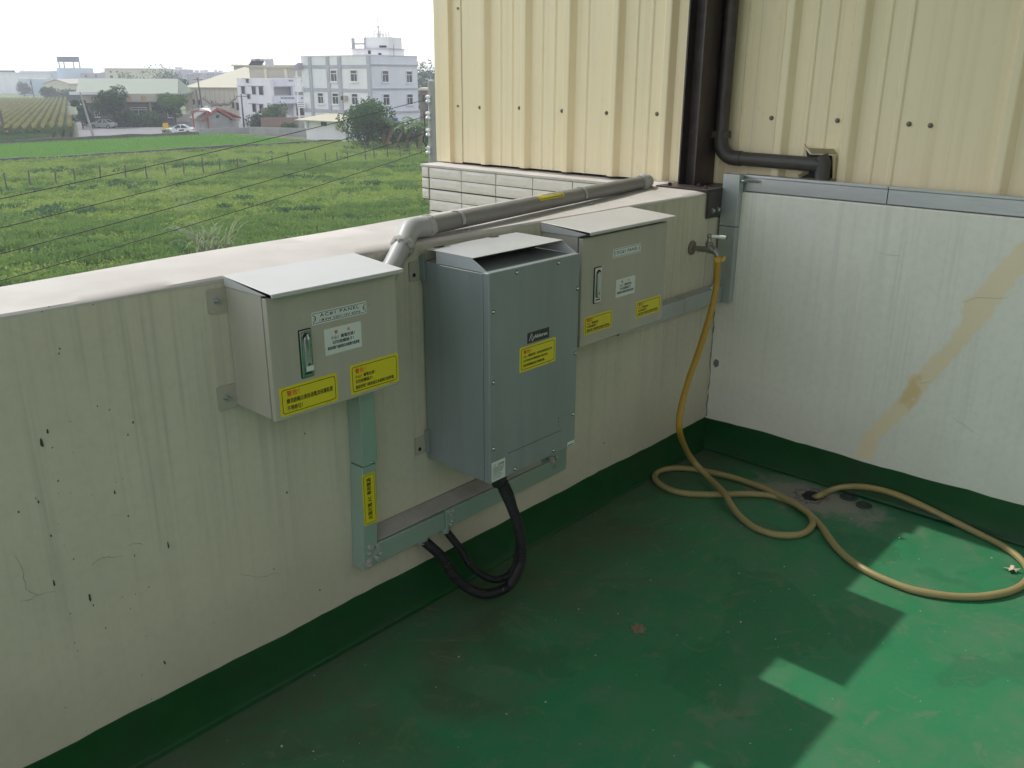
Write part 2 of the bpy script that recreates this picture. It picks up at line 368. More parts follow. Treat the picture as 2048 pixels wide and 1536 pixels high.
# coping: slightly wavy hand-trowelled top skin
mb = MB(); xs = np.linspace(-8, .002, 200); rows = []
for i, x in enumerate(xs):
    o_ = OUT(x); wob = lambda s: .0022*math.sin(x*3.1+s)+.0016*math.sin(x*7.7+2*s)
    ys = [0.0005-.0, 0.001, .006, .05, o_*.5, o_-.012, o_]
    zs = [HA-.012, HA-.005+wob(0)*.4, HA+wob(0)*.5, HA+.001+wob(1), HA+.002+wob(2), HA+wob(3)*.6, HA-.012]
    rows.append([(x, y-.0015+wob(5)*.5*(j < 3), z) for j, (y, z) in enumerate(zip(ys, zs))])
nv = len(rows[0]); mb.add([p for r in rows for p in r], [(i*nv+j, (i+1)*nv+j, (i+1)*nv+j+1, i*nv+j+1) for i in range(len(rows)-1) for j in range(nv-1)])
mb.build('coping', 'wall_top', pw, smooth=True)
def skirting(pts, name, par):
    """painted strip with an uneven upper edge and a small cove at the floor; pts run along the wall, normal to the left"""
    a, b_ = np.array(pts[0], float), np.array(pts[1], float); L = np.linalg.norm(b_-a); d = (b_-a)/L; n = np.array([-d[1], d[0]])
    mb = MB(); n_ = int(L/.04)+1; r = random.Random(7); prof = [(.018, .002), (.008, .006), (.004, .016), (.003, HS*.6), (.003, HS), (-.001, HS+.001)]
    vs = []; w1 = 0
    for i in range(n_+1):
        w1 = .8*w1+.2*r.uniform(-.006, .006)*2.2
        for j, (o_, z) in enumerate(prof):
            p = a+d*L*i/n_+n*o_; vs.append((p[0], p[1], z+(w1 if j >= 4 else 0)))
    k = len(prof)
    mb.add(vs, [(i*k+j, (i+1)*k+j, (i+1)*k+j+1, i*k+j+1) for i in range(n_) for j in range(k-1)])
    return mb.build(name, 'skirting_paint', par, smooth=True)
skirting([(0, 0), (-8, 0)], 'skirting', pw)
# green paint spatter on the wall (photo positions on the wall plane)
mb = MB(); sc_ = 460/724
spots = [(131,512,9,24),(150,476,5,13),(165,528,3,4),(188,216,4,5),(186,231,3,6),(307,397,3,5),(344,408,3,5),(222,445,3,3),(419,448,4,8),(403,487,4,5),(183,632,3,7),(113,687,3,4),(121,698,4,9),(59,730,5,6),(361,668,5,11),(386,626,2,3),(366,637,2,2),(404,743,4,6),(161,805,4,7),(232,879,3,5),(424,868,3,5),(530,835,4,20),(170,953,5,18),(283,999,7,24),(294,1024,3,8),(469,967,3,4),(427,988,2,3),(411,1035,2,3),(386,999,2,3),(222,1050,3,4),(333,1095,4,5),(235,1142,3,4),(245,1167,3,4),(517,1203,4,9),(477,1320,3,4),(206,1346,3,3),(272,1420,3,2),(446,1244,2,3),(460,1122,2,2),(290,677,2,2),(222,672,2,2),(184,672,2,2),(184,768,2,2),(155,84,3,3),(293,78,3,3),(132,100,3,3),(673,1078,2,3),(230,543,2,2),(202,835,2,2)]
pxs = [(x*sc_, 560+y*sc_, a*sc_, c*sc_) for x, y, a, c in spots]+[(1209,886,3,3),(574,985,3,4),(1055,1055,2,2),(610,867,2,4),(640,1180,3,4),(548,1138,2,3),(330,1326,3,7)]
for (u, v, a, c) in pxs:
    p = U(u, v, 'y', -.0012); k = .00155*(p[0]-CAM[0]+2)/3.2; n_ = 12
    ring = []
    for i in range(n_):
        t = 2*PI*i/n_; q = 1+rnd.uniform(-.18, .18)
        ring.append((p[0]+a*.52*k*q*math.cos(t)*(1 if math.sin(t) < 0 else .7), p[2]+c*.50*k*q*math.sin(t)))
    mb.prism(ring, -.0014, -.0004, axis='y')
tag(mb.build('paint_spatter', 'green_drip', pw), kind='stuff')
def crack(px, ax, val, par, wd=.0011, name='hairline_crack', m='crack'):
    mb = MB(); P = []
    for (u0, v0), (u1, v1) in zip(px, px[1:]):
        for k in range(5):
            t = k/5; P.append(U(u0+(u1-u0)*t+rnd.uniform(-1.6, 1.6), v0+(v1-v0)*t+rnd.uniform(-1.6, 1.6), ax, val))
    P.append(U(*px[-1], ax, val))
    for a, b_ in zip(P, P[1:]):
        d = b_-a; d /= np.linalg.norm(d)+1e-9; nn = np.cross(d, (0, 1, 0) if ax == 'y' else (1, 0, 0)); w_ = wd*rnd.uniform(.4, 1)
        mb.add([a-nn*w_*.5, b_-nn*w_*.5, b_+nn*w_*.5, a+nn*w_*.5], [(0, 1, 2, 3)])
    return mb.build(name, m, par)
for px in ([(30,1110),(45,1140),(52,1180),(75,1190),(110,1182)], [(183,1130),(205,1115),(245,1112)], [(253,1093),(268,1087),(285,1089)], [(40,1205),(75,1192)], [(480,1150),(520,1155),(556,1146)]):
    crack(px, 'y', -.0012, pw)

# ================================================================ short parapet wall on the right
pr = thing('parapet_wall', 'short grey white parapet wall with ochre repair streak and metal rail', 'wall', (.06, -2.5, 0))
mb = MB(); mb.box(0, .125, -5.0, .5, -.24, HB); mb.build('wall_body', 'wall_paint_cool', pr, bevel=.004, smooth=True)
skirting([(0, -5), (0, 0)], 'skirting', pr)
left = [(2060,470),(2040,487),(2008,517),(1975,557),(1962,578),(1942,592),(1930,602),(1922,620),(1926,634),(1914,652),(1903,668),(1888,690),(1868,705),(1850,722),(1838,742),(1822,748),(1812,766),(1802,788),(1787,806),(1772,820),(1752,838),(1741,852),(1728,858),(1720,872),(1722,884),(1712,898),(1706,913)]
right = [(1744,924),(1750,905),(1759,880),(1775,862),(1800,840),(1822,822),(1836,806),(1846,785),(1862,768),(1885,745),(1910,715),(1930,692),(1952,668),(1975,640),(1998,607),(2020,580),(2040,555),(2062,535)]
PG = np.array([U(u, v, 'x', 0)[1:] for u, v in left+right]); A_ = PG; B_ = np.roll(PG, -1, 0)
gy, gz = np.arange(PG[:, 0].min()-.03, PG[:, 0].max()+.03, .007), np.arange(HS+.003, PG[:, 1].max()+.03, .007)
G2 = np.stack(np.meshgrid(gy, gz), -1).reshape(-1, 2)
def seg_dist(Q):
    d = np.full(len(Q), 9.); ins = np.zeros(len(Q), bool)
    for a, b_ in zip(A_, B_):
        e = b_-a; t = np.clip(((Q-a) @ e)/(e @ e), 0, 1); d = np.minimum(d, np.linalg.norm(Q-a-t[:, None]*e, axis=1))
        cr = (a[1] > Q[:, 1]) != (b_[1] > Q[:, 1]); ins ^= cr & (Q[:, 0] < (b_[0]-a[0])*(Q[:, 1]-a[1])/(b_[1]-a[1]+1e-12)+a[0])
    return np.where(ins, d, -d)
wob = sum(np.sin(G2 @ np.array(k)+p)*a for k, p, a in (((60, 35), 0, .003), ((-45, 95), 1, .003), ((150, 120), 2, .002), ((-210, 160), 4, .0015)))
sd = seg_dist(G2)+wob; msk = np.clip((sd+.004)/.013, 0, 1); msk = msk*msk*(3-2*msk)*.92
dc_ = np.array([U(1822, 785, 'x', 0)[1:]])[0]; dd_ = np.linalg.norm((G2-dc_)*np.array([1., .75]), axis=1)+wob*3; dau = np.clip((.062-dd_)/.035, 0, 1)*.85
ny, nz = len(gy), len(gz); quads = [(j*ny+i, j*ny+i+1, (j+1)*ny+i+1, (j+1)*ny+i) for j in range(nz-1) for i in range(ny-1) if max(msk[j*ny+i], msk[j*ny+i+1], msk[(j+1)*ny+i], msk[(j+1)*ny+i+1]) > 0]
used = sorted({i for q in quads for i in q}); rm = {k: i for i, k in enumerate(used)}
mb = MB(); mb.add([(-.0006, *G2[i]) for i in used], [tuple(rm[i] for i in q) for q in quads]); o = tag(mb.build('repair_streak', 'wall_streaked', pr), 'pale ochre repair streak running up the wall')
for nm, arr in (('filler', msk), ('daub', dau)):
    at_ = o.data.attributes.new(nm, 'FLOAT', 'POINT'); at_.data.foreach_set('value', arr[used].astype(np.float32))
for px in ([(1925,606),(1955,595),(1985,598),(2015,594)], [(1905,836),(1930,852),(1948,866)], [(1760,505),(1775,510),(1800,512)], [(1838,767),(1862,765)]):
    crack(px, 'x', -.0012, pr)
crack([(1430,612),(1424,680),(1420,745),(1416,800),(1412,832)], 'x', -.0012, pr, .007, 'corner_strip', 'crack')  # thin dark strip down the inside corner
ring = [tuple(U(u, v, 'x', 0)[1:]) for u, v in [(1428,722),(1432,718),(1438,722),(1437,732),(1431,735),(1427,728)]]
mb = MB(); mb.prism(ring, -.003, 0, axis='x'); mb.build('paint_chip', 'grey_chip', pr)

# ================================================================ tiled wing wall beyond the corner
tw = thing('tiled_wall', 'low wall faced with beige split face tiles beyond the corner', 'wall', (.2, 1.1, -1))
mb = MB(); mb.box(.006, .40, OUT(0)-.01, 1.795, GZ, 1.132); mb.box(.0062, .395, 1.794, 1.857, .955, 1.131)
mb.build('wall_core', 'joint_dark', tw)
mb = MB(); mb.box(-.004, .40, OUT(0)-.04, 1.862, 1.132, 1.146); mb.build('coping', 'wall_top', tw, bevel=.003, smooth=True)
def tile_mesh(w_, h_):
    mb = MB(); r = random.Random(int(w_*1000+h_*7000)); nx, ny = 7, 4; vs = []
    for j in range(ny+1):
        for i in range(nx+1):
            edge = i in (0, nx) or j in (0, ny)
            vs.append((-.006 if edge else -.009-.0022*r.random(), (i/nx-.5)*w_, (j/ny-.5)*h_))
    fs = [(j*(nx+1)+i, j*(nx+1)+i+1, (j+1)*(nx+1)+i+1, (j+1)*(nx+1)+i) for j in range(ny) for i in range(nx)]
    mb.add(vs, fs)
    rim = [i for i in range(nx+1)]+[j*(nx+1)+nx for j in range(1, ny+1)]+[ny*(nx+1)+i for i in range(nx-1, -1, -1)]+[j*(nx+1) for j in range(ny-1, 0, -1)]
    k = len(mb.v); mb.v += [(0.004, vs[i][1], vs[i][2]) for i in rim]; n_ = len(rim)
    mb.f += [(rim[i], rim[(i+1) % n_], k+(i+1) % n_, k+i) for i in range(n_)]; mb.m += [0]*n_
    o = mb.build('tile', 'tile_beige', None, world=False); me = o.data; bpy.data.objects.remove(o); return me
TM = tile_mesh(.244, .0525); TE = tile_mesh(.050, .0525)
rowz = [1.1045-.0585*i for i in range(8)]
for r_ in range(8):
    for c_ in range(6):
        y = 1.795-.249*(c_+.5)
        if y-.12 < OUT(0)-.05: continue
        o = bpy.data.objects.new('tile', TM); COL.objects.link(o); o.parent = tw
        o.location = np.array([.006+rnd.uniform(-.0012, .0012), y, rowz[r_]+(.001 if r_ % 2 else -.001)])-org(tw)
        if rnd.random() < .5: o.rotation_euler = (PI, 0, 0)
    if r_ < 3:
        o = bpy.data.objects.new('tile', TE); COL.objects.link(o); o.parent = tw; o.location = np.array([.006, 1.828, rowz[r_]])-org(tw)

# ================================================================ neighbour's corrugated cladding
XC, ZB, ZT = .14, 1.158, 4.2
cw = thing('corrugated_wall', "neighbouring shed's cream corrugated steel wall rising behind the parapet", 'wall', (.3, 0, ZB))
ribs = [1.541-.2758*k-.048 for k in range(-1, 26)]
def prof_for(y_hi, y_lo, rbs):
    P = [(XC, y_hi)]
    for yr in sorted(rbs, reverse=True):
        if not (y_lo+.03 < yr < y_hi-.03): continue
        P += [(XC, yr+.034), (XC-.029, yr+.016), (XC-.031, yr+.011), (XC-.031, yr-.011), (XC-.029, yr-.016), (XC, yr-.034)]
        for off in (-.098, -.176):
            if yr+off-.02 > y_lo: P += [(XC, yr+off+.013), (XC-.005, yr+off+.006), (XC-.005, yr+off-.006), (XC, yr+off-.013)]
    return P+[(XC, y_lo)]
edges = [1.700, 1.541-.2758*3+.0, 1.541-.2758*6-.0, 1.541-.2758*8-.075, -1.9, -3.0, -4.1, -5.2]
edges = [1.705, .80, -.03, -.715, -1.55, -2.6, -3.7, -5.2]
for i, (a, b_) in enumerate(zip(edges, edges[1:])):
    pf = prof_for(a+.0, b_, ribs); pf = [(x-.0012*(i % 2), y) for x, y in pf]
    mb = MB(); zs = [ZB, ZB+.3, ZB+.8, 2.4, ZT]; k = len(pf)
    mb.add([(x, y, z) for z in zs for x, y in pf], [(j*k+q, j*k+q+1, (j+1)*k+q+1, (j+1)*k+q) for j in range(len(zs)-1) for q in range(k-1)])
    mb.build('cladding_sheet', 'cream_sheet', cw)
mb = MB()                                            # corner flashing at the outer end
pf = [(XC+.25, 1.878), (XC-.006, 1.876), (XC-.006, 1.752), (XC-.030, 1.744), (XC-.030, 1.742), (XC-.004, 1.738), (XC-.004, 1.672)]
mb.add([(x, y, z) for z in (ZB-.006, ZT) for x, y in pf], [(q, q+1, q+8, q+7) for q in range(6)]); mb.build('corner_flashing', 'cream_sheet', cw)
mb = MB(); mb.box(XC+.03, XC+.10, -5.2, 1.85, 1.40, 1.48); mb.build('girt', 'canopy_steel', cw)
mb = MB(); mb.box(XC+.03, XC+.10, -5.2, 1.85, 3.0, 3.08); mb.build('girt', 'canopy_steel', cw)
mb = MB(); mb.box(XC+.12, 7, -5.2, 1.80, GZ, 4.1); mb.build('shed_body', 'house_render', cw)
sm = MB(); sm.lathe((0, 0, 0), (-1, 0, 0), [(0, .0095), (.002, .0095), (.0022, .0065), (.0075, .006), (.008, .004)], 10)
so_ = sm.build('screw', 'screw_grey', None, world=False, smooth=True); SM = so_.data; bpy.data.objects.remove(so_)
for u, v in [(917,17),(917,212),(960,215),(1039,216),(1124,222),(1213,226),(1314,228),(1543,236),(1675,241),(1818,248),(1861,251),(2031,254)]:
    p = U(u, v, 'x', XC-.001); o = bpy.data.objects.new('screw', SM); COL.objects.link(o); o.parent = cw; o.location = p-org(cw)
# torn edges where the sheet was cut for the downpipe, bent outwards
def lip(px, x0, x1, dz=0., name='torn_flap'):
    P_ = [U(u, v, 'x', XC-.029) for u, v in px]; mb = MB(); k = len(P_)
    vs = [np.array([XC-x0, p[1], p[2]]) for p in P_]+[np.array([XC-x1, p[1], p[2]+dz]) for p in P_]
    vs += [v+np.array([0, .0012, -.0012]) for v in vs]; fs = [(i, i+1, k+i+1, k+i) for i in range(k-1)]; fs += [tuple(2*k+j for j in f[::-1]) for f in fs]
    mb.add(vs, fs); mb.build(name, 'sheet_lit', cw)
lip([(1608, 296), (1618, 307), (1640, 308), (1669, 309)], .004, .040, .022)
lip([(1669, 309), (1668, 330), (1667, 358)], .004, .036, .0)
lip([(1596, 357), (1616, 345), (1636, 343)], .004, .034, .014)
mb = MB(); ring = [tuple(U(u, v, 'x', XC-.028)[1:]) for u, v in [(1612, 300), (1620, 309), (1664, 311), (1664, 356), (1600, 356), (1618, 346)]]
mb.prism(ring, XC-.0288, XC-.0275, axis='x'); mb.build('torn_opening', 'dark_gap', cw)

# ================================================================ steel column at the corner
sc = thing('steel_column', 'dark brown steel H section column bolted to the corner', 'column', (0, .15, HA))
mb = MB(); mb.box(-.052, .104, .112, .119, 1.1735, 2.99); mb.build('flange', 'steel_brown', sc)
mb = MB(); mb.box(-.052, .104, .185, .192, 1.1735, 2.99); mb.build('flange', 'steel_brown', sc)
mb = MB(); mb.box(-.002, .004, .119, .185, 1.1735, 2.99); mb.build('web', 'steel_brown', sc)
mb = MB(); mb.box(-.152, .10, -.014, .235, 1.1665, 1.1735); mb.build('base_plate', 'steel_brown', sc, bevel=.0015)
mb = MB(); mb.box(-.140, -.036, -.014, -.0045, 1.058, 1.1662); mb.build('hanging_bracket', 'steel_brown', sc, bevel=.0015)
for (x, y) in ((-.115, .02), (-.115, .19), (-.075, .075)):
    mb = MB(); mb.lathe((x, y, 1.1735), (0, 0, 1), [(0, .011), (.003, .011), (.003, .008), (.011, .008), (.012, .005)], 6); mb.build('bolt', 'steel_brown', sc)
for x in (-.108, -.066):
    mb = MB(); mb.lathe((x, -.014, 1.087), (0, -1, 0), [(0, .011), (.003, .011), (.003, .008), (.010, .008), (.012, .005)], 6); mb.build('bolt', 'brushed_steel', sc)

# ================================================================ brown downpipe
dp = thing('downpipe', 'dark brown downpipe bending sideways beside the steel column', 'pipe', (.085, .085, 1.28))
mb = MB(); R0 = .028
mb.tube([(.088, .081, 2.99), (.088, .081, 1.352)], R0, 18); mb.build('upright_run', 'steel_brown', dp, smooth=True)
arc = [(.088, .081-.07*(1-math.cos(t)), 1.352-.07*math.sin(t)) for t in np.linspace(0, PI/2, 9)]
mb = MB(); mb.tube([(.088, .081, 1.39), (.088, .081, 1.352)]+arc+[(.088, -.02, 1.282)], R0+.003, 18); mb.build('bend', 'pipe_brown', dp, smooth=True)
mb = MB(); mb.tube([(.088, -.01, 1.282), (.086, -.375, 1.279)], R0, 18); mb.build('level_run', 'pipe_brown', dp, smooth=True)
mb = MB(); mb.tube([(.086, -.36, 1.310), (.086, -.374, 1.285), (.086, -.374, 1.185)], R0+.001, 18); mb.build('outlet', 'pipe_brown', dp, smooth=True)
mb = MB(); mb.box(.060, .115, .050, .118, 1.36, 1.39); mb.build('clamp', 'pipe_brown', dp, bevel=.004)

# ================================================================ aluminium rail and trunking on the right
al = thing('metal_rail', 'aluminium box rail lying along the top of the right hand parapet', 'rail', (.04, -1, HB))
for a, b_ in ((-.072, -.6595), (-.6625, -2.6), (-2.603, -4.9)):
    mb = MB(); pf = [(.012, HB+.004), (.012, 1.2155), (.0095, 1.217), (.0095, 1.2265), (.056, 1.2265), (.056, HB+.004)]
    mb.prism([(x, z) for x, z in pf], min(a, b_), max(a, b_), axis='y'); mb.build('rail_length', 'aluminium', al, bevel=.0012)
mb = MB(); mb.box(.014, .054, -.6625, -.6595, HB+.004, 1.222); mb.build('joint', 'dark_gap', al)
mb = MB(); mb.tube([(-.004, -.098, 1.207), (.010, -.098, 1.207)], .005, 10); mb.build('bolt', 'brushed_steel', al)
tr = thing('cable_trunking', 'grey metal trunking dropping down the corner and running to the far box', 'trunking', (-.1, -.03, .74))
mb = MB(); mb.box(-.036, -.001, -.086, -.012, .698, 1.018); mb.build('upright_run', 'zinc_sheet', tr, bevel=.0015)
mb = MB(); mb.box(-.036, -.001, -.086, -.012, 1.0205, 1.229); mb.build('upright_run', 'zinc_sheet', tr, bevel=.0015)
mb = MB(); mb.box(-.334, -.037, -.052, -.001, .706, .768); mb.build('level_run', 'zinc_sheet', tr, bevel=.0015)
mb = MB(); mb.box(-.78, -.337, -.053, -.001, .705, .7665); mb.build('level_run', 'zinc_sheet', tr, bevel=.0015)
mb = MB(); mb.box(-.337, -.334, -.049, -.002, .709, .764); mb.build('joint', 'dark_gap', tr)
for p in ((-.055, -.03, .768), (-.10, -.035, .768), (-.045, -.012, .768)):
    mb = MB(); mb.lathe(p, (0, 0, 1), [(0, .008), (.004, .007), (.008, .003)], 8); mb.build('screw', 'brushed_steel', tr)
mb = MB(); mb.tube(crom([(-.020, -.088, 1.205), (-.030, -.100, 1.206), (-.018, -.125, 1.207), (.006, -.15, 1.204)], 6), .006, 8); mb.build('tie_wire', 'brushed_steel', tr, smooth=True)
# ================================================================ labels
EX, EZ = np.array([1., 0, 0]), np.array([0, 0, 1.])
def rrect(x0, x1, z0, z1, r, n=4):
    out = []
    for cx, cz, a in ((x1-r, z0+r, -PI/2), (x1-r, z1-r, 0), (x0+r, z1-r, PI/2), (x0+r, z0+r, PI)):
        out += [(cx+r*math.cos(a+PI/2*k/n), cz+r*math.sin(a+PI/2*k/n)) for k in range(n+1)]
    return out
def frame_ring(mb, outer, inner, y):
    n = len(outer); mb.add([(x, y, z) for x, z in outer]+[(x, y, z) for x, z in inner], [(i, (i+1) % n, n+(i+1) % n, n+i) for i in range(n)])
def label_plate(name, par, x0, x1, z0, z1, y, m, r=.004, border=None, bw=.0016, inset=.006, lab=None):
    mb = MB(); mb.prism(rrect(x0, x1, z0, z1, r), y-.0007, y, axis='y'); L = mb.build(name, m, par)
    if lab: tag(L, lab)
    if border:
        mb = MB(); frame_ring(mb, rrect(x0+inset, x1-inset, z0+inset, z1-inset, r+.002), rrect(x0+inset+bw, x1-inset-bw, z0+inset+bw, z1-inset-bw, r+.001), y-.00085)
        mb.build('printed_border', border, L)
    return L
def print_lines(par, lines, y, m, name='lettering', bold=0.0003):
    mb = MB()
    for body, x, z, w_, h_, *sp in lines: put_text(mb, body, (x, y-.0009, z), EX, EZ, w_, h_, spacing=sp[0] if sp else 1, bold=bold)
    return mb.build(name, m, par)
W4 = '開啟狀態下線路側及負載側可能帶電'
def yellow_label(par, x0, x1, z0, z1, y, kind, lab):
    L = label_plate('warning_label', par, x0, x1, z0, z1, y, 'label_yellow', .004, 'ink', lab=lab); w_, h_ = x1-x0, z1-z0
    def ln(t, fx, fz, fw, fh): return (t, x0+w_*fx, z0+h_*fz, w_*fw, h_*fh)
    if kind == 'relay':
        print_lines(L, [ln('警告！', .12, .66, .21, .19)], y, 'ink_red', 'red_lettering', .0005)
        print_lines(L, [ln('變流器輸出連接過電流保護裝置', .11, .41, .80, .17), ln('不得移位！', .11, .16, .26, .17)], y, 'ink', bold=.0004)
    elif kind == 'shock':
        print_lines(L, [ln('警告！', .10, .68, .205, .17)], y, 'ink_red', 'red_lettering', .0005)
        print_lines(L, [ln('小心！觸電危險！', .10, .52, .40, .12), ln('切勿碰觸端子！', .10, .345, .345, .125), ln(W4+'。', .10, .155, .80, .125)], y, 'ink')
    else:
        print_lines(L, [ln('警告！', .10, .70, .215, .15)], y, 'ink_red', 'red_lettering', .0005)
        print_lines(L, [ln('小心！觸電危險！若有接地故障指示時', .09, .545, .80, .105), ln('正常時接地導體(線)可能成為', .09, .365, .68, .105), ln('非接地導體並處於帶電狀態。', .09, .185, .60, .105)], y, 'ink')
    print_lines(L, [('FS-104', x1-w_*.22, z0+.0020, w_*.085, .0022)], y, 'ink', 'print_code', 0)
def white_label(par, x0, x1, z0, z1, y, lab):
    L = label_plate('notice_label', par, x0, x1, z0, z1, y, 'label_white', .001, lab=lab); w_, h_ = x1-x0, z1-z0
    def ln(t, fx, fz, fw, fh): return (t, x0+w_*fx, z0+h_*fz, w_*fw, h_*fh)
    for t_ in (ln('警', .27, .74, .085, .14), ln('告', .61, .76, .08, .12)): print_lines(L, [t_], y, 'ink_red', 'red_lettering')
    print_lines(L, [ln('小心！觸電危險！', .17, .555, .64, .14), ln('切勿碰觸端子！', .20, .365, .58, .14), ln(W4, .07, .175, .86, .13)], y, 'ink')
def name_plate(par, x0, x1, z0, z1, y, rows, lab):
    L = label_plate('name_plate', par, x0, x1, z0, z1, y, 'plate', .0008, lab=lab); mb = MB()
    i, r = .0030, .0062; cz = (z0+z1)/2
    def notch(off):
        a0, a1, b0, b1 = x0+i+off, x1-i-off, z0+i+off, z1-i-off; rr = r+off
        P = [(a0, b0), (a1, b0)]
        P += [(a1-rr*math.sin(t), cz-rr*math.cos(t)) for t in np.linspace(0, PI, 9)]
        P += [(a1, b1), (a0, b1)]
        P += [(a0+rr*math.sin(t), cz+rr*math.cos(t)) for t in np.linspace(0, PI, 9)]
        return P
    frame_ring(mb, notch(0), notch(.0012), y-.00085); mb.build('printed_border', 'ink', L)
    print_lines(L, rows, y, 'ink', bold=.0004)
    for x in (x0+.006, x1-.006):
        mb = MB(); mb.lathe((x, y-.0007, cz), (0, -1, 0), [(0, .0026), (.0008, .0024), (.0012, .001)], 8); mb.build('rivet', 'brushed_steel', L)

# ================================================================ the two panel boxes
def panel_box(t, x0, x1, z0, z1, yb, yf, ycap, capz=(1.1645, 1.150)):
    mb = MB(); mb.box(x0, x1, yb, -.001, z0, z1); mb.build('cabinet', 'panel_paint', t, bevel=.002, smooth=True)
    mb = MB(); mb.box(x0+.003, x1-.003, yb-.0045, yb+.0001, z0+.003, z1-.003); mb.build('door_gasket', 'dark_gap', t)
    mb = MB(); mb.box(x0-.0005, x1+.0005, yf, yb-.004, z0-.003, z1-.004); d = mb.build('door', 'panel_paint', t, bevel=.003, bseg=3, smooth=True)
    # folded rain cap, sloping forward
    mb = MB(); zb, zf = capz
    mb.prism([(-.001, z1-.001), (-.001, zb), (ycap, zf), (ycap, zf-.010), (ycap+.004, zf-.010), (ycap+.005, zf-.004), (yb-.002, z1-.0005)], x0-.003, x1+.003, axis='x')
    mb.build('rain_cap', 'panel_cap', t, bevel=.0022, bseg=2, smooth=True)
    return d
def lock(t, x0, x1, z0, z1, y, key=True):
    mb = MB(); mb.prism(rrect(x0-.002, x1+.002, z0-.002, z1+.002, .004), y-.0012, y, axis='y'); L = mb.build('lock', 'dark_gap', t)
    mb = MB(); mb.prism(rrect(x0, x1, z0, z1, .004), y-.005, y-.001, axis='y'); mb.build('escutcheon', 'chrome', L, bevel=.0012, smooth=True)
    w_ = x1-x0; h_ = z1-z0
    mb = MB(); mb.prism(rrect(x0+w_*.20, x1-w_*.16, z0+h_*.72, z1-h_*.06, w_*.30), y-.0054, y-.0049, axis='y')
    mb.build('recess', 'dark_gap', L)
    mb = MB(); mb.prism(rrect(x0+w_*.18, x1-w_*.18, z0+h_*.07, z0+h_*.105, .0012), y-.0054, y-.0049, axis='y'); mb.build('slot', 'dark_gap', L)
    mb = MB(); mb.prism(rrect(x0+w_*.24, x1-w_*.24, z0+h_*.14, z0+h_*.88, w_*.22), y-.0105, y-.005, axis='y')
    mb.build('handle', 'brushed_steel', L, bevel=.0015, smooth=True)
    mb = MB(); mb.lathe(((x0+x1)/2, y-.0105, z0+h_*.27), (0, -1, 0), [(0, w_*.20), (.0012, w_*.19), (.0013, w_*.13), (.0006, w_*.12)], 14); mb.build('key_barrel', 'chrome', L, smooth=True)
    mb = MB(); mb.box((x0+x1)/2-.0008, (x0+x1)/2+.0008, y-.0121, y-.0112, z0+h_*.245, z0+h_*.295); mb.build('key_slot', 'ink', L)
# ---- AC box
ac = thing('panel_box', 'beige metal AC panel box, nearest of the wall boxes', 'electrical box', (-2.115, -.08, .845))
yF = -.167; panel_box(ac, -2.301, -1.927, .845, 1.139, -.147, yF, -.197)
name_plate(ac, -2.184, -2.0235, 1.051, 1.0815, yF, [('AC#1 PANEL', -2.161, 1.0668, .114, .0086, 1.25), ('1Φ3W 220/110V 60Hz', -2.163, 1.0566, .120, .0062, 1.08)], 'name plate reading AC#1 PANEL')
white_label(ac, -2.1525, -2.043, .970, 1.0345, yF, 'white notice with red heading')
yellow_label(ac, -2.2875, -2.124, .8505, .9215, yF, 'relay', 'left yellow warning sticker')
yellow_label(ac, -2.0845, -1.929, .8515, .9285, yF, 'shock', 'right yellow warning sticker')
lock(ac, -2.2225, -2.1905, .932, 1.046, yF)
mb = MB(); mb.obox((-2.2065, yF-.0125, .955), (.010, 0, 0), (0, .001, 0), (0, 0, .006)); mb.build('latch_button', 'label_white', ac)
mb = MB()
mb.tube(crom([(-2.206, yF-.012, 1.037), (-2.208, yF-.016, 1.026), (-2.205, yF-.014, 1.008), (-2.207, yF-.013, .985)], 6), .0028, 7); mb.build('key', 'chrome', ac, smooth=True)
for (u, v) in ((602, 639), (740, 609)):
    p = U(u, v, 'y', yF); mb = MB(); mb.lathe(p, (0, -1, 0), [(0, .0035), (.001, .003), (.0016, .001)], 10); mb.build('rivet', 'panel_paint', ac)
def ear(t, x0, x1, z0, z1):
    mb = MB(); mb.prism(rrect(x0, x1, z0, z1, .006), -.0035, -.0008, axis='y'); e = mb.build('mounting_ear', 'panel_paint', t)
    c = ((x0+x1)/2-.003, -.0035, (z0+z1)/2)
    mb = MB(); mb.lathe(c, (0, -1, 0), [(0, .0085), (.0015, .0085), (.0015, .0055), (.007, .0055), (.007, .0035), (.014, .0033)], 10); mb.build('anchor_bolt', 'brushed_steel', e, smooth=True)
ear(ac, -2.350, -2.299, 1.079, 1.137); ear(ac, -2.3515, -2.299, .840, .902)
# ---- DC box
dc = thing('panel_box', 'beige metal DC panel box next to the water tap', 'electrical box', (-.93, -.08, .78))
yF = -.171; panel_box(dc, -1.169, -.689, .775, 1.129, -.150, yF, -.203, (1.1605, 1.148))
name_plate(dc, -1.0055, -.8475, 1.0405, 1.071, yF, [('DC#1 PANEL', -.986, 1.0500, .121, .0115, 1.1)], 'name plate reading DC#1 PANEL')
white_label(dc, -.982, -.872, .904, .965, yF, 'white notice with red heading')
yellow_label(dc, -1.150, -.9965, .809, .8685, yF, 'shock', 'left yellow warning sticker')
yellow_label(dc, -.859, -.7045, .8085, .8675, yF, 'shock', 'right yellow warning sticker')
lock(dc, -1.1045, -1.0685, .908, 1.0235, yF)
ear(dc, -1.215, -1.167, 1.06, 1.115)

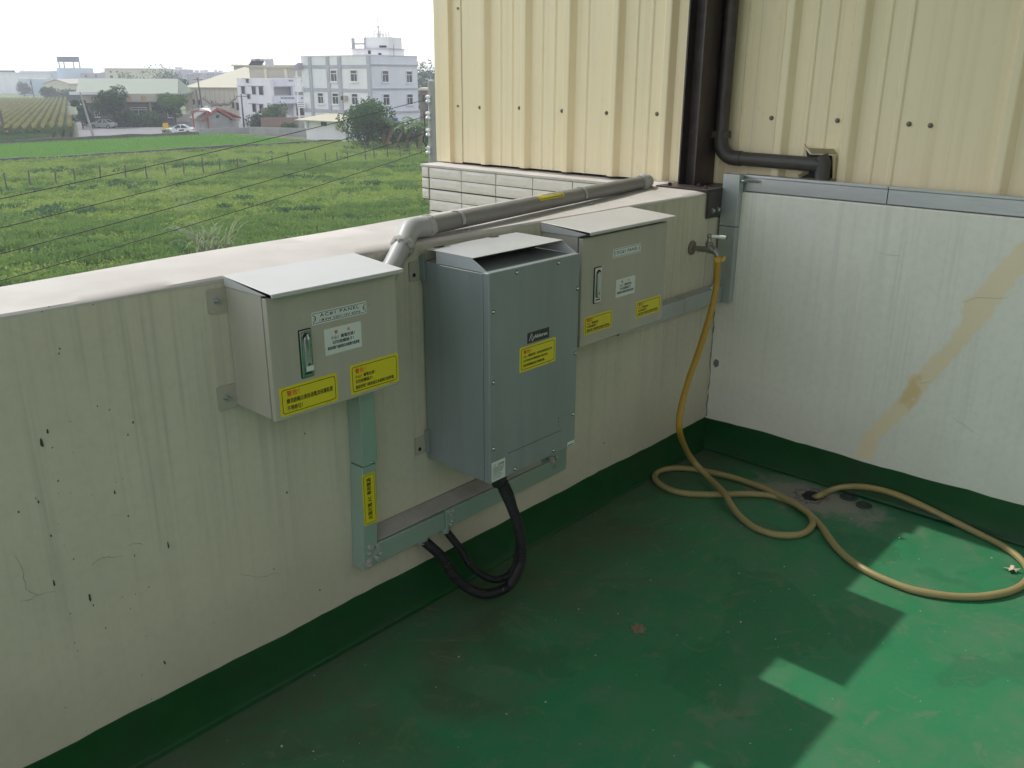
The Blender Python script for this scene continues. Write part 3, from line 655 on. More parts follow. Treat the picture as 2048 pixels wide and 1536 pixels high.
# ================================================================ inverter
iv = thing('solar_inverter', 'tall blue grey solar inverter with sloping hood, hung between the panel boxes', 'inverter', (-1.5, -.13, .505))
X0, X1, Y0, Y1, Z0, Z1 = -1.693, -1.306, -.268, -.006, .503, 1.112
mb = MB(); mb.box(X0+.002, X1-.002, -.0745, Y1, Z0+.001, Z1-.002); mb.build('rear_case', 'inverter_paint', iv, bevel=.002, smooth=True)
mb = MB(); mb.box(X0, X1, -.244, -.0755, Z0, Z1-.004); mb.build('side_case', 'inverter_paint', iv, bevel=.0015, smooth=True)
mb = MB(); mb.box(X0-.0008, X1+.0008, Y0, -.245, Z0-.001, Z1); cov = mb.build('front_cover', 'inverter_paint', iv, bevel=.004, bseg=3, smooth=True)
# hood: sheet folded over the outlet, open at the front
zt, th = 1.1455, .0016; hx0, hx1 = X0+.004, X1-.004; hood = MB()
sec = lambda x: [(-.022, Z1-.002), (-.022, zt), (-.200, zt-.001), (-.256, Z1+.0015)]
for x in (hx0, hx1):
    s_ = th if x == hx0 else -th
    hood.prism([(y, z) for y, z in [(-.062, Z1-.002), (-.062, zt-th), (-.199, zt-.001-th), (-.256, Z1+.001), (-.256, Z1-.002)]], min(x, x+s_), max(x, x+s_), axis='x')
hood.prism([(-.020, zt-.0001), (-.205, zt-.0011), (-.205, zt-.0011-th), (-.020, zt-th-.0001)], hx0-.0004, hx1+.0004, axis='x')
hood.build('hood', 'inverter_hood', iv)
mb = MB(); mb.box(hx0+.004, hx1-.004, -.10, -.090, Z1-.003, zt-.003); mb.build('outlet_baffle', 'dark_gap', iv)
for x in (X0+.05, X1-.11):
    mb = MB(); mb.prism([(x+.020*math.cos(t), -.0215-.016*math.sin(t)) for t in np.linspace(0, PI, 10)], zt, zt+.0005); mb.build('hanging_notch', 'dark_gap', iv)
for z0, z1 in ((1.055, 1.112), (.525, .582)):
    mb = MB(); mb.prism(rrect(-1.738, -1.700, z0, z1, .005), -.004, -.0015, axis='y'); e = mb.build('mounting_ear', 'panel_paint', iv)
    mb = MB(); mb.disc((-1.721, -.004, z0+.018), (0, -1, 0), .006, .0008, 12); mb.build('ear_hole', 'ink', e)
    mb = MB(); mb.prism([(-.004, z0+.01), (-.004, z1+.012), (-.02, z1+.022), (-.02, z0-.002)], -1.7005, -1.692, axis='x'); mb.build('ear_gusset', 'inverter_paint', iv)
for (u, v) in [(1034,545),(1117,526),(1155,577),(1150,707),(1146,828),(1107,901),(1030,938),(987,898),(987,765),(987,624)]:
    p = U(u, v, 'y', Y0); mb = MB()
    mb.lathe(p, (0, -1, 0), [(0, .0062), (.0006, .0062)], 14, 1); mb.lathe(p+np.array([0, -.0006, 0]), (0, -1, 0), [(0, .0050), (.0016, .0046), (.0028, .0030), (.0028, .0018), (.0018, .0016)], 14, 0)
    mb.build('screw', ['chrome', 'dark_gap'], cov, smooth=True)
for z in (.616, .6045, .593):
    mb = MB(); mb.disc((-1.3895, Y0+.0002, z), (0, -1, 0), .0020, .0006, 10); mb.build('indicator', 'ink', cov)
mb = MB(); mb.box(-1.618, -1.374, Y0-.0003, Y0+.0005, .5734, .5746); mb.build('cover_seam', 'dark_gap', cov)
B = label_plate('badge', iv, -1.538, -1.4425, .886, .917, Y0, 'badge_black', .0008, lab='black badge reading Ablerex')
mb = MB(); put_text(mb, 'Ablerex', (-1.509, Y0-.0009, .896), EX, EZ, .058, .0105, bold=.0005)
s_ = crom([(-1.530, 0, .8925), (-1.5255, 0, .903), (-1.5215, 0, .9115), (-1.5185, 0, .9085), (-1.5195, 0, .8965), (-1.5165, 0, .8910), (-1.5125, 0, .8965), (-1.5095, 0, .9035)], 5)
for a, b_ in zip(s_, s_[1:]):
    d = (b_-a)/np.linalg.norm(b_-a); nn = np.array([-d[2], 0, d[0]])*.0010; y = np.array([0, Y0-.0009, 0]); mb.add([a-nn+y, b_-nn+y, b_+nn+y, a+nn+y], [(0, 1, 2, 3)])
mb.build('lettering', 'ink_pale', B)
yellow_label(iv, -1.5705, -1.412, .8065, .8805, Y0, 'ground', 'yellow warning sticker below the black badge')
L = label_plate('safety_label', iv, -1.6865, -1.630, .506, .566, Y0, 'label_white', .0008, lab='small white safety label near the bottom corner')
print_lines(L, [('注意電擊', -1.662, .5500, .027, .0075)]+[(t, -1.682, .5435-.0062*i, w_, .0034) for i, (t, w_) in enumerate([('內部有高壓危險非專業人員', .047), ('請勿開啟本機外殼維修前', .046), ('先切斷所有電源', .040), ('並等待五分鐘', .030), ('High voltage inside', .040), ('do not open the cover', .034)])], Y0, 'ink', bold=.0002)
mb = MB(); tri = [(-1.681, .5495), (-1.668, .5495), (-1.6745, .5605)]
mb.add([(x, Y0-.0009, z) for x, z in tri]+[(x*.78-1.6745*.22, Y0-.0009, z*.78+.5531*.22) for x, z in tri], [(0, 1, 4, 3), (1, 2, 5, 4), (2, 0, 3, 5)]); mb.build('warning_triangle', 'ink', L)
L = label_plate('serial_label', iv, -1.343, -1.309, .506, .522, Y0, 'label_white', .0006, lab='small pale label at the lower right corner')
mb = MB(); mb.box(-1.3395, -1.3125, Y0-.0010, Y0-.0007, .509, .512); mb.build('lettering', 'ink', L)

# ================================================================ grey pvc pipe over the wall top
pp = thing('conduit_pipe', 'grey plastic pipe lying on the parapet top and elbowing down beside the inverter', 'pipe', (-1, .12, 1.19))
A = np.array([-1.645, .036, 1.1945]); Bp = np.array([-.25, .236, 1.1925]); rp = .0262
mb = MB(); mb.tube([A, A+(Bp-A)*.5+np.array([0, 0, .001]), Bp], rp, 24); mb.build('level_run', 'pvc_grey', pp, smooth=True)
dn = np.array([-.15, -.08, -.083]); dn /= np.linalg.norm(dn); E0 = A; E1 = A+(A-Bp)/np.linalg.norm(A-Bp)*.055
el = crom([E0+(Bp-A)*.02, E0, E1, E1+dn*.06, E1+dn*.085], 6)
mb = MB(); mb.tube(el, rp+.0035, 24); mb.build('elbow', 'pvc_elbow', pp, smooth=True)
mb = MB(); mb.tube([E1+dn*.05, E1+dn*.265], rp, 24); mb.build('drop_run', 'pvc_elbow', pp, smooth=True)
def ragged_ring(c, d, r, w_, seed, name='caulk_ring', par=None, m='caulk', amp=.0035):
    r_ = random.Random(seed); d = np.asarray(d)/np.linalg.norm(d); a = np.cross(d, (0, 0, 1)); a /= np.linalg.norm(a); b_ = np.cross(d, a); mb = MB(); vs = []; S = 28
    for j, (h, k) in enumerate(((-w_, -.003), (-w_*.6, .002), (0, .0045), (w_*.6, .002), (w_, -.003))):
        for i in range(S):
            t = 2*PI*i/S; q = r+k+r_.uniform(-amp, amp)*.5; hh = h+r_.uniform(-1, 1)*w_*.45*(abs(h) > 0)
            vs.append(np.asarray(c)+d*hh+q*(math.cos(t)*a+math.sin(t)*b_))
    mb.add(vs, [(j*S+i, j*S+(i+1) % S, (j+1)*S+(i+1) % S, (j+1)*S+i) for j in range(4) for i in range(S)]); return mb.build(name, m, par, smooth=True)
ragged_ring(E0+(Bp-A)*.012, Bp-A, rp+.004, .012, 1, par=pp); ragged_ring(E1+dn*.078, dn, rp+.004, .014, 2, par=pp)
end = crom([Bp-(Bp-A)*.02, Bp, Bp+np.array([.045, .012, .0]), Bp+np.array([.075, .035, -.012]), Bp+np.array([.085, .075, -.04]), Bp+np.array([.086, .12, -.09])], 6)
mb = MB(); mb.tube(end, rp+.003, 24); mb.build('elbow', 'pvc_elbow', pp, smooth=True); ragged_ring(Bp, Bp-A, rp+.004, .013, 4, par=pp)
PD = (Bp-A)/np.linalg.norm(Bp-A); PN = np.cross((0, 0, 1), PD)
for px in ((946, 440), (1182, 388)):
    q = U(*px, 'z', 1.2); s_ = (q-A) @ PD; c = A+PD*s_
    mb = MB(); arcp = [c+math.cos(t)*PN*(rp+.0015)+np.array([0, 0, math.sin(t)*(rp+.0015)]) for t in np.linspace(-.35, PI+.35, 20)]
    vs = [p+PD*k for p in arcp for k in (-.007, .007)]+[p+(p-c)*.06+PD*k for p in arcp for k in (-.007, .007)]; n_ = len(arcp)*2
    fs = []
    for i in range(len(arcp)-1):
        a = 2*i; fs += [(a, a+1, a+3, a+2), (n_+a, n_+a+2, n_+a+3, n_+a+1), (a, a+2, n_+a+2, n_+a), (a+1, n_+a+1, n_+a+3, a+3)]
    mb.add(vs, fs); mb.build('strap', 'pvc_elbow', pp, smooth=True)
    for sg in (-1, 1):
        mb = MB(); f = c+PN*sg*(rp+.012); f[2] = HA+.0045; mb.obox(f, PD*.008, PN*.011, (0, 0, .0022)); mb.build('strap_foot', 'brushed_steel', pp, bevel=.001)
        mb = MB(); g = f+np.array([0, 0, .001]); rr = random.Random(int(px[0])+sg)
        ring = [(g+PD*(.016*math.cos(t)*rr.uniform(.7, 1.2))+PN*(.014*math.sin(t)*rr.uniform(.7, 1.2)))[:2] for t in np.linspace(0, 2*PI, 13)[:-1]]
        mb.prism([tuple(p) for p in ring], HA+.0005, HA+.0055); mb.build('caulk_dab', 'caulk', pp, bevel=.0015, smooth=True)
# yellow sticker wrapped on the top of the pipe
q = U(1128, 393, 'z', 1.215); s0 = (q-A) @ PD; mb = MB(); rows = []
def wrap(mb, s0, s1, t0, t1, r, mi=0):
    ts = np.linspace(t0, t1, 8); vs = [A+PD*s_+r*(math.cos(t)*(-PN)+math.sin(t)*EZ) for s_ in (s0, s1) for t in ts]
    mb.add(vs, [(i, i+1, 8+i+1, 8+i) for i in range(7)], mi)
wrap(mb, s0-.088, s0+.070, .50, 1.95, rp+.0008, 0); st = mb.build('sticker', 'label_yellow', pp, smooth=True)
mb = MB(); wrap(mb, s0-.080, s0+.062, 1.74, 1.80, rp+.0011); wrap(mb, s0-.080, s0+.062, 0.66, 0.73, rp+.0011); wrap(mb, s0-.080, s0-.077, 0.66, 1.8, rp+.0011); wrap(mb, s0+.059, s0+.062, 0.66, 1.8, rp+.0011)
mb.build('printed_border', 'ink', st)

# ================================================================ trunking below the AC box
tk = thing('cable_trunking', 'pale green metal trunking below the AC box, turning under the inverter', 'trunking', (-1.6, -.03, .3))
def run(name, x0, x1, z0, z1, d=.055, m='trunk_floor_tint'):
    mb = MB(); mb.box(x0, x1, -d, -.001, z0, z1); return mb.build(name, m, tk, bevel=.0018, smooth=True)
run('upright_run', -1.976, -1.925, .585, .843, .058)
lowr = MB(); lowr.prism([(-1.990, .262), (-1.938, .335), (-1.928, .582), (-1.978, .582)], -.055, -.001, axis='y'); lowr.build('upright_run', 'trunk_floor_tint', tk, bevel=.0018, smooth=True)
mb = MB(); mb.box(-1.973, -1.928, -.0535, -.002, .5815, .5855); mb.build('joint', 'dark_gap', tk)
mb = MB(); mb.lathe((-1.945, -.056, .589), (0, -1, 0), [(0, .006), (.002, .005), (.003, .002)], 10); mb.build('screw', 'chrome', tk)
mb = MB(); mb.prism([(-1.986, .264), (-1.934, .333), (-1.672, .330), (-1.672, .272)], -.0545, -.001, axis='y'); mb.build('level_run', 'trunk_floor_tint', tk, bevel=.0018, smooth=True)
run('level_run', -1.669, -1.155, .273, .333, .056)
run('end_riser', -1.150, -1.055, .262, .497, .040)
# added wedge standing for the dusty top face of the level runs
mb = MB(); mb.prism([(-.0012, .335), (-.0012, .360), (-.006, .360), (-.048, .337), (-.048, .335)], -1.93, -1.20, axis='x'); mb.build('run_top_wedge', 'dust_top', tk)
def dab(px, y, s, seed, par):
    r_ = random.Random(seed); mb = MB()
    for k in range(9):
        u, v = px[0]+r_.uniform(-.5, .5)*px[2], px[1]+r_.uniform(-.5, .5)*px[3]; p = U(u, v, 'y', y); q = s*r_.uniform(.5, 1)
        ring = [(p[0]+q*math.cos(t)*r_.uniform(.6, 1.3), p[2]+q*math.sin(t)*r_.uniform(.6, 1.3)) for t in np.linspace(0, 2*PI, 9)[:-1]]
        mb.prism(ring, y-.004*r_.random()-.001, y+.006, axis='y')
    return mb.build('caulk_dab', 'caulk', par, bevel=.001, smooth=True)
dab((750, 1105, 22, 44), -.058, .008, 5, tk); dab((735, 1128, 18, 12), -.058, .007, 6, tk); dab((1107, 930, 14, 34), -.057, .008, 7, tk); dab((905, 1035, 12, 30), -.0585, .005, 8, tk); dab((1016, 985, 8, 24), -.058, .005, 9, tk)
# sticker on the upright, reading upwards
mb = MB(); mb.prism(rrect(-1.982, -1.936, .405, .560, .004), -.0564, -.0555, axis='y'); L = mb.build('warning_label', 'label_yellow', tk)
mb = MB(); frame_ring(mb, rrect(-1.978, -1.940, .409, .556, .005), rrect(-1.9768, -1.9412, .4102, .5548, .0042), -.0566); mb.build('printed_border', 'ink', L)
mb = MB(); put_text(mb, '太陽光電 AC 專用電源', (-1.9515, -.0566, .419), np.array([0, 0, 1.]), np.array([-1., 0, 0]), .128, .0155, bold=.0006); mb.build('lettering', 'ink', L)
# glands under the run
GL = [(-1.748, -.030, .272), (-1.655, -.030, .272)]
for g in GL:
    mb = MB(); mb.lathe((g[0], g[1], g[2]+.002), (0, 0, -1), [(0, .021), (.016, .021), (.017, .018), (.026, .018)], 14); mb.build('gland', 'zinc_sheet', tk, smooth=True)

# ================================================================ ribbed black conduits
def ribbed(path, r, pitch=.0075):
    P = crom(path, 26); L = [0]
    for a, b_ in zip(P, P[1:]): L.append(L[-1]+np.linalg.norm(b_-a))
    n_ = int(L[-1]/pitch)*4; S = np.linspace(0, L[-1], n_+1); Q = np.array([[np.interp(s_, L, [p[i] for p in P]) for i in range(3)] for s_ in S])
    rr = [r*(1 if (i % 4) in (0, 1) else .86) for i in range(n_+1)]
    mb = MB(); mb.tube(list(Q), rr, 12); return mb
def cpath(pxs): return [U(u, v, 'y', y) for u, v, y in pxs]
top = U(1001, 955, 'z', .50)
ty = top[1]
c1 = [np.array([top[0]-.004, ty+.004, .515]), *cpath([(1006,975,ty), (1022,1010,ty-.006), (1036,1050,ty-.010), (1043,1090,ty-.012), (1040,1130,ty-.008), (1023,1165,-.185), (1000,1182,-.17), (972,1188,-.155), (945,1181,-.135), (920,1164,-.11), (899,1140,-.085), (882,1112,-.06)]), np.array([-1.7485, -.034, .290-.03]), np.array([-1.748, -.030, .275])]
co = ribbed(c1, .0165).build('flexible_conduit', 'conduit_black', None, smooth=True)
tag(co, 'thicker ribbed black conduit, the lower of the two loops under the inverter', 'conduit', 'ribbed conduits below the inverter')
c2 = [np.array([top[0]+.030, ty+.055, .515]), *cpath([(1018,985,ty+.045), (1030,1030,ty+.035), (1037,1070,ty+.03), (1036,1110,ty+.03), (1026,1140,-.155), (1008,1156,-.14), (985,1158,-.125), (960,1147,-.105), (938,1127,-.08), (922,1100,-.055)]), np.array([-1.656, -.032, .262]), np.array([-1.655, -.030, .275])]
co = ribbed(c2, .0125, .0065).build('flexible_conduit', 'conduit_black', None, smooth=True)
tag(co, 'thinner ribbed black conduit, the upper of the two loops under the inverter', 'conduit', 'ribbed conduits below the inverter')
mb = MB(); mb.lathe((top[0]-.004, ty+.004, .504), (0, 0, -1), [(0, .024), (.018, .024), (.019, .020), (.03, .019)], 8); mb.build('cable_gland', 'conduit_black', iv, smooth=True)

# ================================================================ tap and hose
tp = thing('water_tap', 'grey brass water tap with white ceramic lever on the wall', 'tap', (-.226, 0, .946))
tx, tz = -.226, .950
mb = MB(); mb.lathe((tx, -.0012, tz), (0, -1, 0), [(0, .029), (.004, .029), (.010, .020), (.012, .014)], 20); mb.build('wall_flange', 'rusty_flange', tp, smooth=True)
mb = MB(); mb.lathe((tx, -.008, tz), (0, -1, 0), [(0, .0105), (.022, .0105), (.024, .0125), (.036, .0125), (.038, .010), (.050, .010)], 14); mb.build('inlet', 'brass_grey', tp, smooth=True)
mb = MB(); mb.tube(crom([(tx, -.050, tz), (tx, -.070, tz+.003), (tx, -.092, tz+.004), (tx, -.110, tz-.004), (tx, -.119, tz-.018), (tx, -.1205, tz-.032)], 5), [.012]*6+[.0165]*4+[.0165]*2+[.0145]*3+[.012]*5+[.0115]*6, 14); mb.build('spout', 'brass_grey', tp, smooth=True)
mb = MB(); mb.lathe((tx, -.078, tz+.012), (0, 0, 1), [(0, .013), (.008, .013), (.009, .015), (.020, .015), (.022, .010), (.036, .0085), (.038, .007), (.046, .006)], 14); mb.build('bonnet', 'brass_grey', tp, smooth=True)
mb = MB(); mb.lathe((tx, -.078, tz+.056), (0, 0, 1), [(-.009, .004), (-.007, .009), (0, .011), (.007, .008), (.010, .003)], 12); mb.build('lever_hub', 'brass_grey', tp, smooth=True)
mb = MB(); mb.lathe((tx, -.088, tz+.056), (.25, -1, .0), [(0, .0065), (.006, .0062), (.02, .0072), (.045, .0078), (.056, .007)], 12); mb.build('lever', 'ceramic_white', tp, smooth=True)
mb = MB(); mb.lathe((tx+.0136, -.1424, tz+.056), (.25, -1, .0), [(0, .0065), (.004, .006), (.008, .003)], 10); mb.build('lever_tip', 'brass_grey', tp, smooth=True)

HR = .0125
hang = [np.array([tx, -.1205, tz-.020]), np.array([tx, -.121, tz-.045])]+[U(u, v, 'y', y) for u, v, y in [(1432,575,-.125), (1420,630,-.135), (1400,695,-.15), (1377,760,-.17), (1361,820,-.19), (1359,862,-.205)]]
zpx = [(290,150),(330,215),(390,280),(440,330),(490,380),(520,430),(555,480),(600,525),(660,565),(740,592),(820,600),(890,592),(935,565),(950,530),(930,490),(880,450),(800,412),(720,392),(640,385),(540,385),(430,388),(320,385),(230,370),(165,340),(130,305),(135,278),(175,258),(250,250),(340,258),(430,275),(520,295),(600,320),(680,350),(760,385),(840,425),(910,470),(960,515),(1000,560),(1040,620),(1090,680),(1160,740),(1250,795),(1350,840),(1460,880),(1580,905),(1700,918),(1820,918),(1930,902),(2000,880),(2052,848),(2075,800),(2048,745),(1990,690),(1920,645),(1830,600),(1730,550),(1640,505),(1540,455),(1440,410),(1340,372),(1240,350),(1150,345),(1080,352),(1030,370),(985,393),(955,405)]
zs = {0: .16, 1: .075, 2: .036, 3: .030, 4: .036, 5: .030, 6: .018, 13: .016, 14: .014}
fl = []
for i, (a, b_) in enumerate(zpx):
    u, v = 1260+a/2.599, 840+b_/2.599
    z = zs.get(i, HR)
    if i in (27, 28, 29): z = HR
    if i in (33, 34, 35): z = HR+.010
    if i == 32 or i == 36: z = HR+.004
    if i == len(zpx)-1: z = -.004
    if i in (len(zpx)-4, len(zpx)-5, len(zpx)-6): z = HR+.012
    q = U(u, v, 'z', z)
    if q[0] > -.019: q = U(u, v, 'x', -.019)      # where it leans on the skirting
    fl.append(q)
hz = thing('garden_hose', 'yellow rubber hose hanging from the tap and looping over the green floor', 'hose', (-.25, -.3, 0))
HP = crom(hang+fl, 6); mb = MB(); mb.tube(HP, [HR*(1+.035*math.sin(i*.37)+.03*math.sin(i*.113+1)) for i in range(len(HP))], 12); mb.build('tube', 'hose_yellow', hz, smooth=True)
mb = MB(); mb.lathe((tx, -.1205, tz-.024), (0, 0, -1), [(0, .0150), (.006, .0165), (.014, .0160), (.018, .0145)], 14); mb.obox((tx+.012, -.139, tz-.030), (.007, -.004, .004), (.002, .004, 0), (0, 0, .008)); mb.build('tie_band', 'tie_yellow', hz, smooth=True)

# ================================================================ small things on the floor
def drain_disc(px, r, lab):
    p = U(*px, 'z', .004); t = thing('drain_cover', lab, 'drain cover', (p[0], p[1], 0), 'loose drain covers'); mb = MB()
    mb.lathe((p[0], p[1], .0015), (0, 0, 1), [(0, r), (.004, r), (.006, r*.9), (.0045, r*.82), (.005, r*.3), (.006, r*.25)], 22); mb.build('disc', 'drain_iron', t, smooth=True)
    for k in range(8):
        a = k*PI/4; mb = MB(); mb.obox((p[0]+r*.56*math.cos(a), p[1]+r*.56*math.sin(a), .0068), (r*.2*math.cos(a), r*.2*math.sin(a), 0), (-r*.06*math.sin(a), r*.06*math.cos(a), 0), (0, 0, .0006)); mb.build('slot', 'ink', t)
drain_disc((1697, 994), .033, 'round slotted drain cover lying nearer the drain hole'); drain_disc((1728, 1010), .031, 'round slotted drain cover lying farther from the drain hole')
p = U(2025, 1143, 'z', 0); rr = random.Random(8); mb = MB()
vs = [(p[0], p[1], .012)]; n_ = 11
for k in range(n_):
    t = 2*PI*k/n_; q = .022*(1.15 if k % 2 else .62)*rr.uniform(.8, 1.2); vs.append((p[0]+q*math.cos(t), p[1]+q*math.sin(t), .004+.014*rr.random()))
mb.add(vs, [(0, 1+k, 1+(k+1) % n_) for k in range(n_)]); k0 = len(vs)
mb.add([(x+.001, y+.001, z-.0012) for x, y, z in vs], [(0, 1+(k+1) % n_, 1+k) for k in range(n_)])
tag(mb.build('dry_leaf', 'dry_leaf'), 'curled pale dry leaf lying inside the hose loop', 'leaf')
p = U(1275, 1258, 'z', 0); mb = MB()
for k in range(60):
    t, q = rr.random()*2*PI, .019*rr.random()**.5; s_ = .0015+.003*rr.random(); c = (p[0]+q*math.cos(t), p[1]+q*math.sin(t), .002+.006*(1-q/.02)*rr.random()); a = rr.random()*PI
    mb.obox(c, (s_*math.cos(a)*1.7, s_*math.sin(a)*1.7, s_*.3), (-s_*math.sin(a), s_*math.cos(a), 0), (0, 0, s_*.6))
tag(mb.build('dirt_lump', 'moss_lump'), 'crumbled brown lump of dried dirt alone on the green floor', 'dirt')

# ================================================================ unseen canopy of solar modules, its extent shaped to balance light on the terrace
cn = thing('shade_canopy', 'solar module canopy roof over the terrace', 'roof', (-3, -1.5, 2.9))
ZR, YE = 3.0, .55
xs = np.linspace(-3.3, .11, 4); ys = np.linspace(-2.6, YE, 3)
for i, (a, b_) in enumerate(zip(xs, xs[1:])):
    for j, (c_, d_) in enumerate(zip(ys, ys[1:])):
        mb = MB(); mb.box(a, b_-.0, c_, d_, ZR, ZR+.035); mb.build('module', 'module_back', cn)
for y in (.0, -1.25, -2.5):
    mb = MB(); mb.box(-3.3, .10, y-.03, y+.03, ZR-.10, ZR-.001); mb.build('purlin', 'canopy_steel', cn)
# ================================================================ fields and open ground
def leafmat(name, a, b_, scale=.35, rough=.65, trans=.5):
    m, nt, b, pos = newmat(name, rough, 0, .25)
    c = mixc(nt, ramp(nt, noise(nt, pos, scale, 4, .6), .3, .7), a, b_)
    c = mixc(nt, math_(nt, 'MULTIPLY', noise(nt, pos, 3.1, 2), .5), c, tuple(x*.72 for x in a))
    nt.links.new(c, b.inputs['Base Color'])
    tr = _n(nt, 'ShaderNodeBsdfTranslucent'); nt.links.new(c, tr.inputs[0]); mx = _n(nt, 'ShaderNodeMixShader'); mx.inputs[0].default_value = trans
    out = nt.nodes['Material Output']; nt.links.new(b.outputs[0], mx.inputs[1]); nt.links.new(tr.outputs[0], mx.inputs[2]); nt.links.new(mx.outputs[0], out.inputs[0]); return m
leafmat('weed_dark', (.140, .245, .060), (.235, .345, .088), .12)
leafmat('weed_light', (.255, .365, .075), (.350, .440, .120), .10)
leafmat('weed_broad', (.065, .150, .060), (.100, .195, .080), .3)
leafmat('rice', (.155, .335, .050), (.185, .360, .062), .05)
leafmat('corn_leaf', (.060, .115, .030), (.100, .150, .040), .2)
leafmat('corn_top', (.26, .25, .075), (.34, .31, .12), .2)
leafmat('tree_mid', (.050, .115, .032), (.095, .175, .050), .5)
leafmat('tree_dark', (.030, .075, .026), (.060, .112, .040), .5)
leafmat('tree_bright', (.070, .160, .036), (.110, .210, .050), .5)
leafmat('tree_grey', (.050, .085, .055), (.080, .115, .070), .3)
leafmat('banana_leaf', (.110, .220, .040), (.185, .290, .075), .8, .45)
leafmat('banana_dry', (.20, .14, .075), (.27, .19, .10), .8)
leafmat('reed', (.20, .27, .11), (.52, .54, .36), 6.0)
mat('bark', (.12, .095, .07), .9, var=.3, scale=12)
mat('soil', (.13, .115, .07), .95, var=.25, scale=.7, dirt=(.075, .11, .035), dscale=.35, damt=.8)
mat('field_floor', (.075, .115, .025), .95, var=.4, scale=1.5, dirt=(.12, .12, .05), dscale=.5, damt=.5)
mat('rice_floor', (.085, .19, .03), .95, var=.12, scale=.6)
mat('meadow', (.115, .165, .055), .95, var=.2, scale=.06, dirt=(.17, .17, .09), dscale=.02, damt=.5)
mat('yard', (.20, .195, .195), .9, var=.12, scale=.25, dirt=(.15, .145, .14), dscale=.12, damt=.5)
mat('bund', (.115, .105, .095), .95, var=.3, scale=1.5, dirt=(.07, .085, .04), dscale=1.2, damt=.7)
mat('pale_concrete', (.42, .41, .39), .9, var=.15, scale=.8)
mat('wood_post', (.12, .105, .085), .9, var=.3, scale=2)
rng = np.random.default_rng(11)
def np_mesh(name, V, F, m, parent=None, kind=None, mids=None):
    me = bpy.data.meshes.new(name); V = np.asarray(V, np.float32); F = np.asarray(F, np.int32); k = F.shape[1]
    if parent is not None: V = V-org(parent).astype(np.float32)
    me.vertices.add(len(V)); me.vertices.foreach_set('co', V.ravel()); me.loops.add(F.size); me.loops.foreach_set('vertex_index', F.ravel())
    me.polygons.add(len(F)); me.polygons.foreach_set('loop_start', np.arange(0, F.size, k, dtype=np.int32))
    for x in (m if isinstance(m, (list, tuple)) else [m]): me.materials.append(MATS[x])
    if mids is not None: me.polygons.foreach_set('material_index', np.asarray(mids, np.int32))
    me.update(calc_edges=True); o = bpy.data.objects.new(name, me); COL.objects.link(o)
    if parent: o.parent = parent
    if kind: o['kind'] = kind
    ORG[o.name] = org(parent); return o
def blades(C, n, h, spread, w_, tilt=.5, bend=.0):
    """n leaf blades at each centre C (k,3): quads kinked at mid height"""
    k = len(C); C = np.repeat(C, n, 0); N_ = len(C); hh = np.repeat(np.broadcast_to(h, k), n)*rng.uniform(.55, 1.1, N_); sp = np.repeat(np.broadcast_to(spread, k), n)
    a = rng.uniform(0, 2*PI, N_); r = np.sqrt(rng.random(N_))*sp; b0 = C+np.stack([r*np.cos(a), r*np.sin(a), np.zeros(N_)], 1)
    la = a+rng.normal(0, .8, N_); lean = rng.random(N_)*tilt*hh
    d = np.stack([np.cos(la), np.sin(la), np.zeros(N_)], 1); s = np.stack([-np.sin(la+.4), np.cos(la+.4), np.zeros(N_)], 1)*(w_*rng.uniform(.6, 1.3, N_))[:, None]*.5
    up = np.array([0, 0, 1.]); mid = b0+d*(lean*.4)[:, None]+up*(hh*.6)[:, None]; tip = b0+d*lean[:, None]*(1+bend)+up*(hh*(1-bend*.5))[:, None]
    V = np.stack([b0-s*.5, b0+s*.5, mid+s, tip, mid-s], 1).reshape(-1, 3); i = np.arange(N_)*5
    return V, np.concatenate([np.stack([i, i+1, i+2, i+4], 1), np.stack([i+4, i+2, i+3, i+3], 1)])
def tri_fix(V, F):                                     # quads with a repeated corner -> triangles
    q = F[:, 2] != F[:, 3]; A_, B_ = F[q], F[~q]
    return np.concatenate([A_[:, [0, 1, 2]], A_[:, [0, 2, 3]], B_[:, :3]])
def sheet(name, poly, z, m):
    mb = MB(); mb.add([(x, y, z) for x, y in poly], [tuple(range(len(poly)))]); return structure(mb.build(name, m))
def inview(P, lo=-60, hi=960):                         # keep what lies in the open sector left of the shed
    d = P-CAM; x = d @ RGT; y = d @ FWD; u = 1024+FPX*x/np.maximum(y, .1)*.945; return (y > 5) & (u > lo) & (u < hi)
sheet('ground', [(-2500, -600), (3000, -600), (3000, 4000), (-2500, 4000)], GZ, 'meadow')
sheet('weed_field_soil', [(-30, 2), (140, 2), (140, 97.2), (-30, 97.2)], GZ+.03, 'field_floor')
sheet('paddy_soil', [(-30, 97.9), (70.6, 97.9), (70.6, 124.4), (-30, 124.4)], GZ+.04, 'rice_floor')
sheet('yard_ground', [(50, 125.6), (140, 125.6), (150, 190), (62, 190), (52, 134)], GZ+.05, 'yard')
sheet('corn_soil', [(0, 131), (51.5, 131), (126, 312), (60, 330)], GZ+.06, 'soil')
sheet('verge', [(70.6, 60), (140, 60), (140, 125.5), (71.6, 125.5), (70.6, 97.5)], GZ+.045, 'soil')
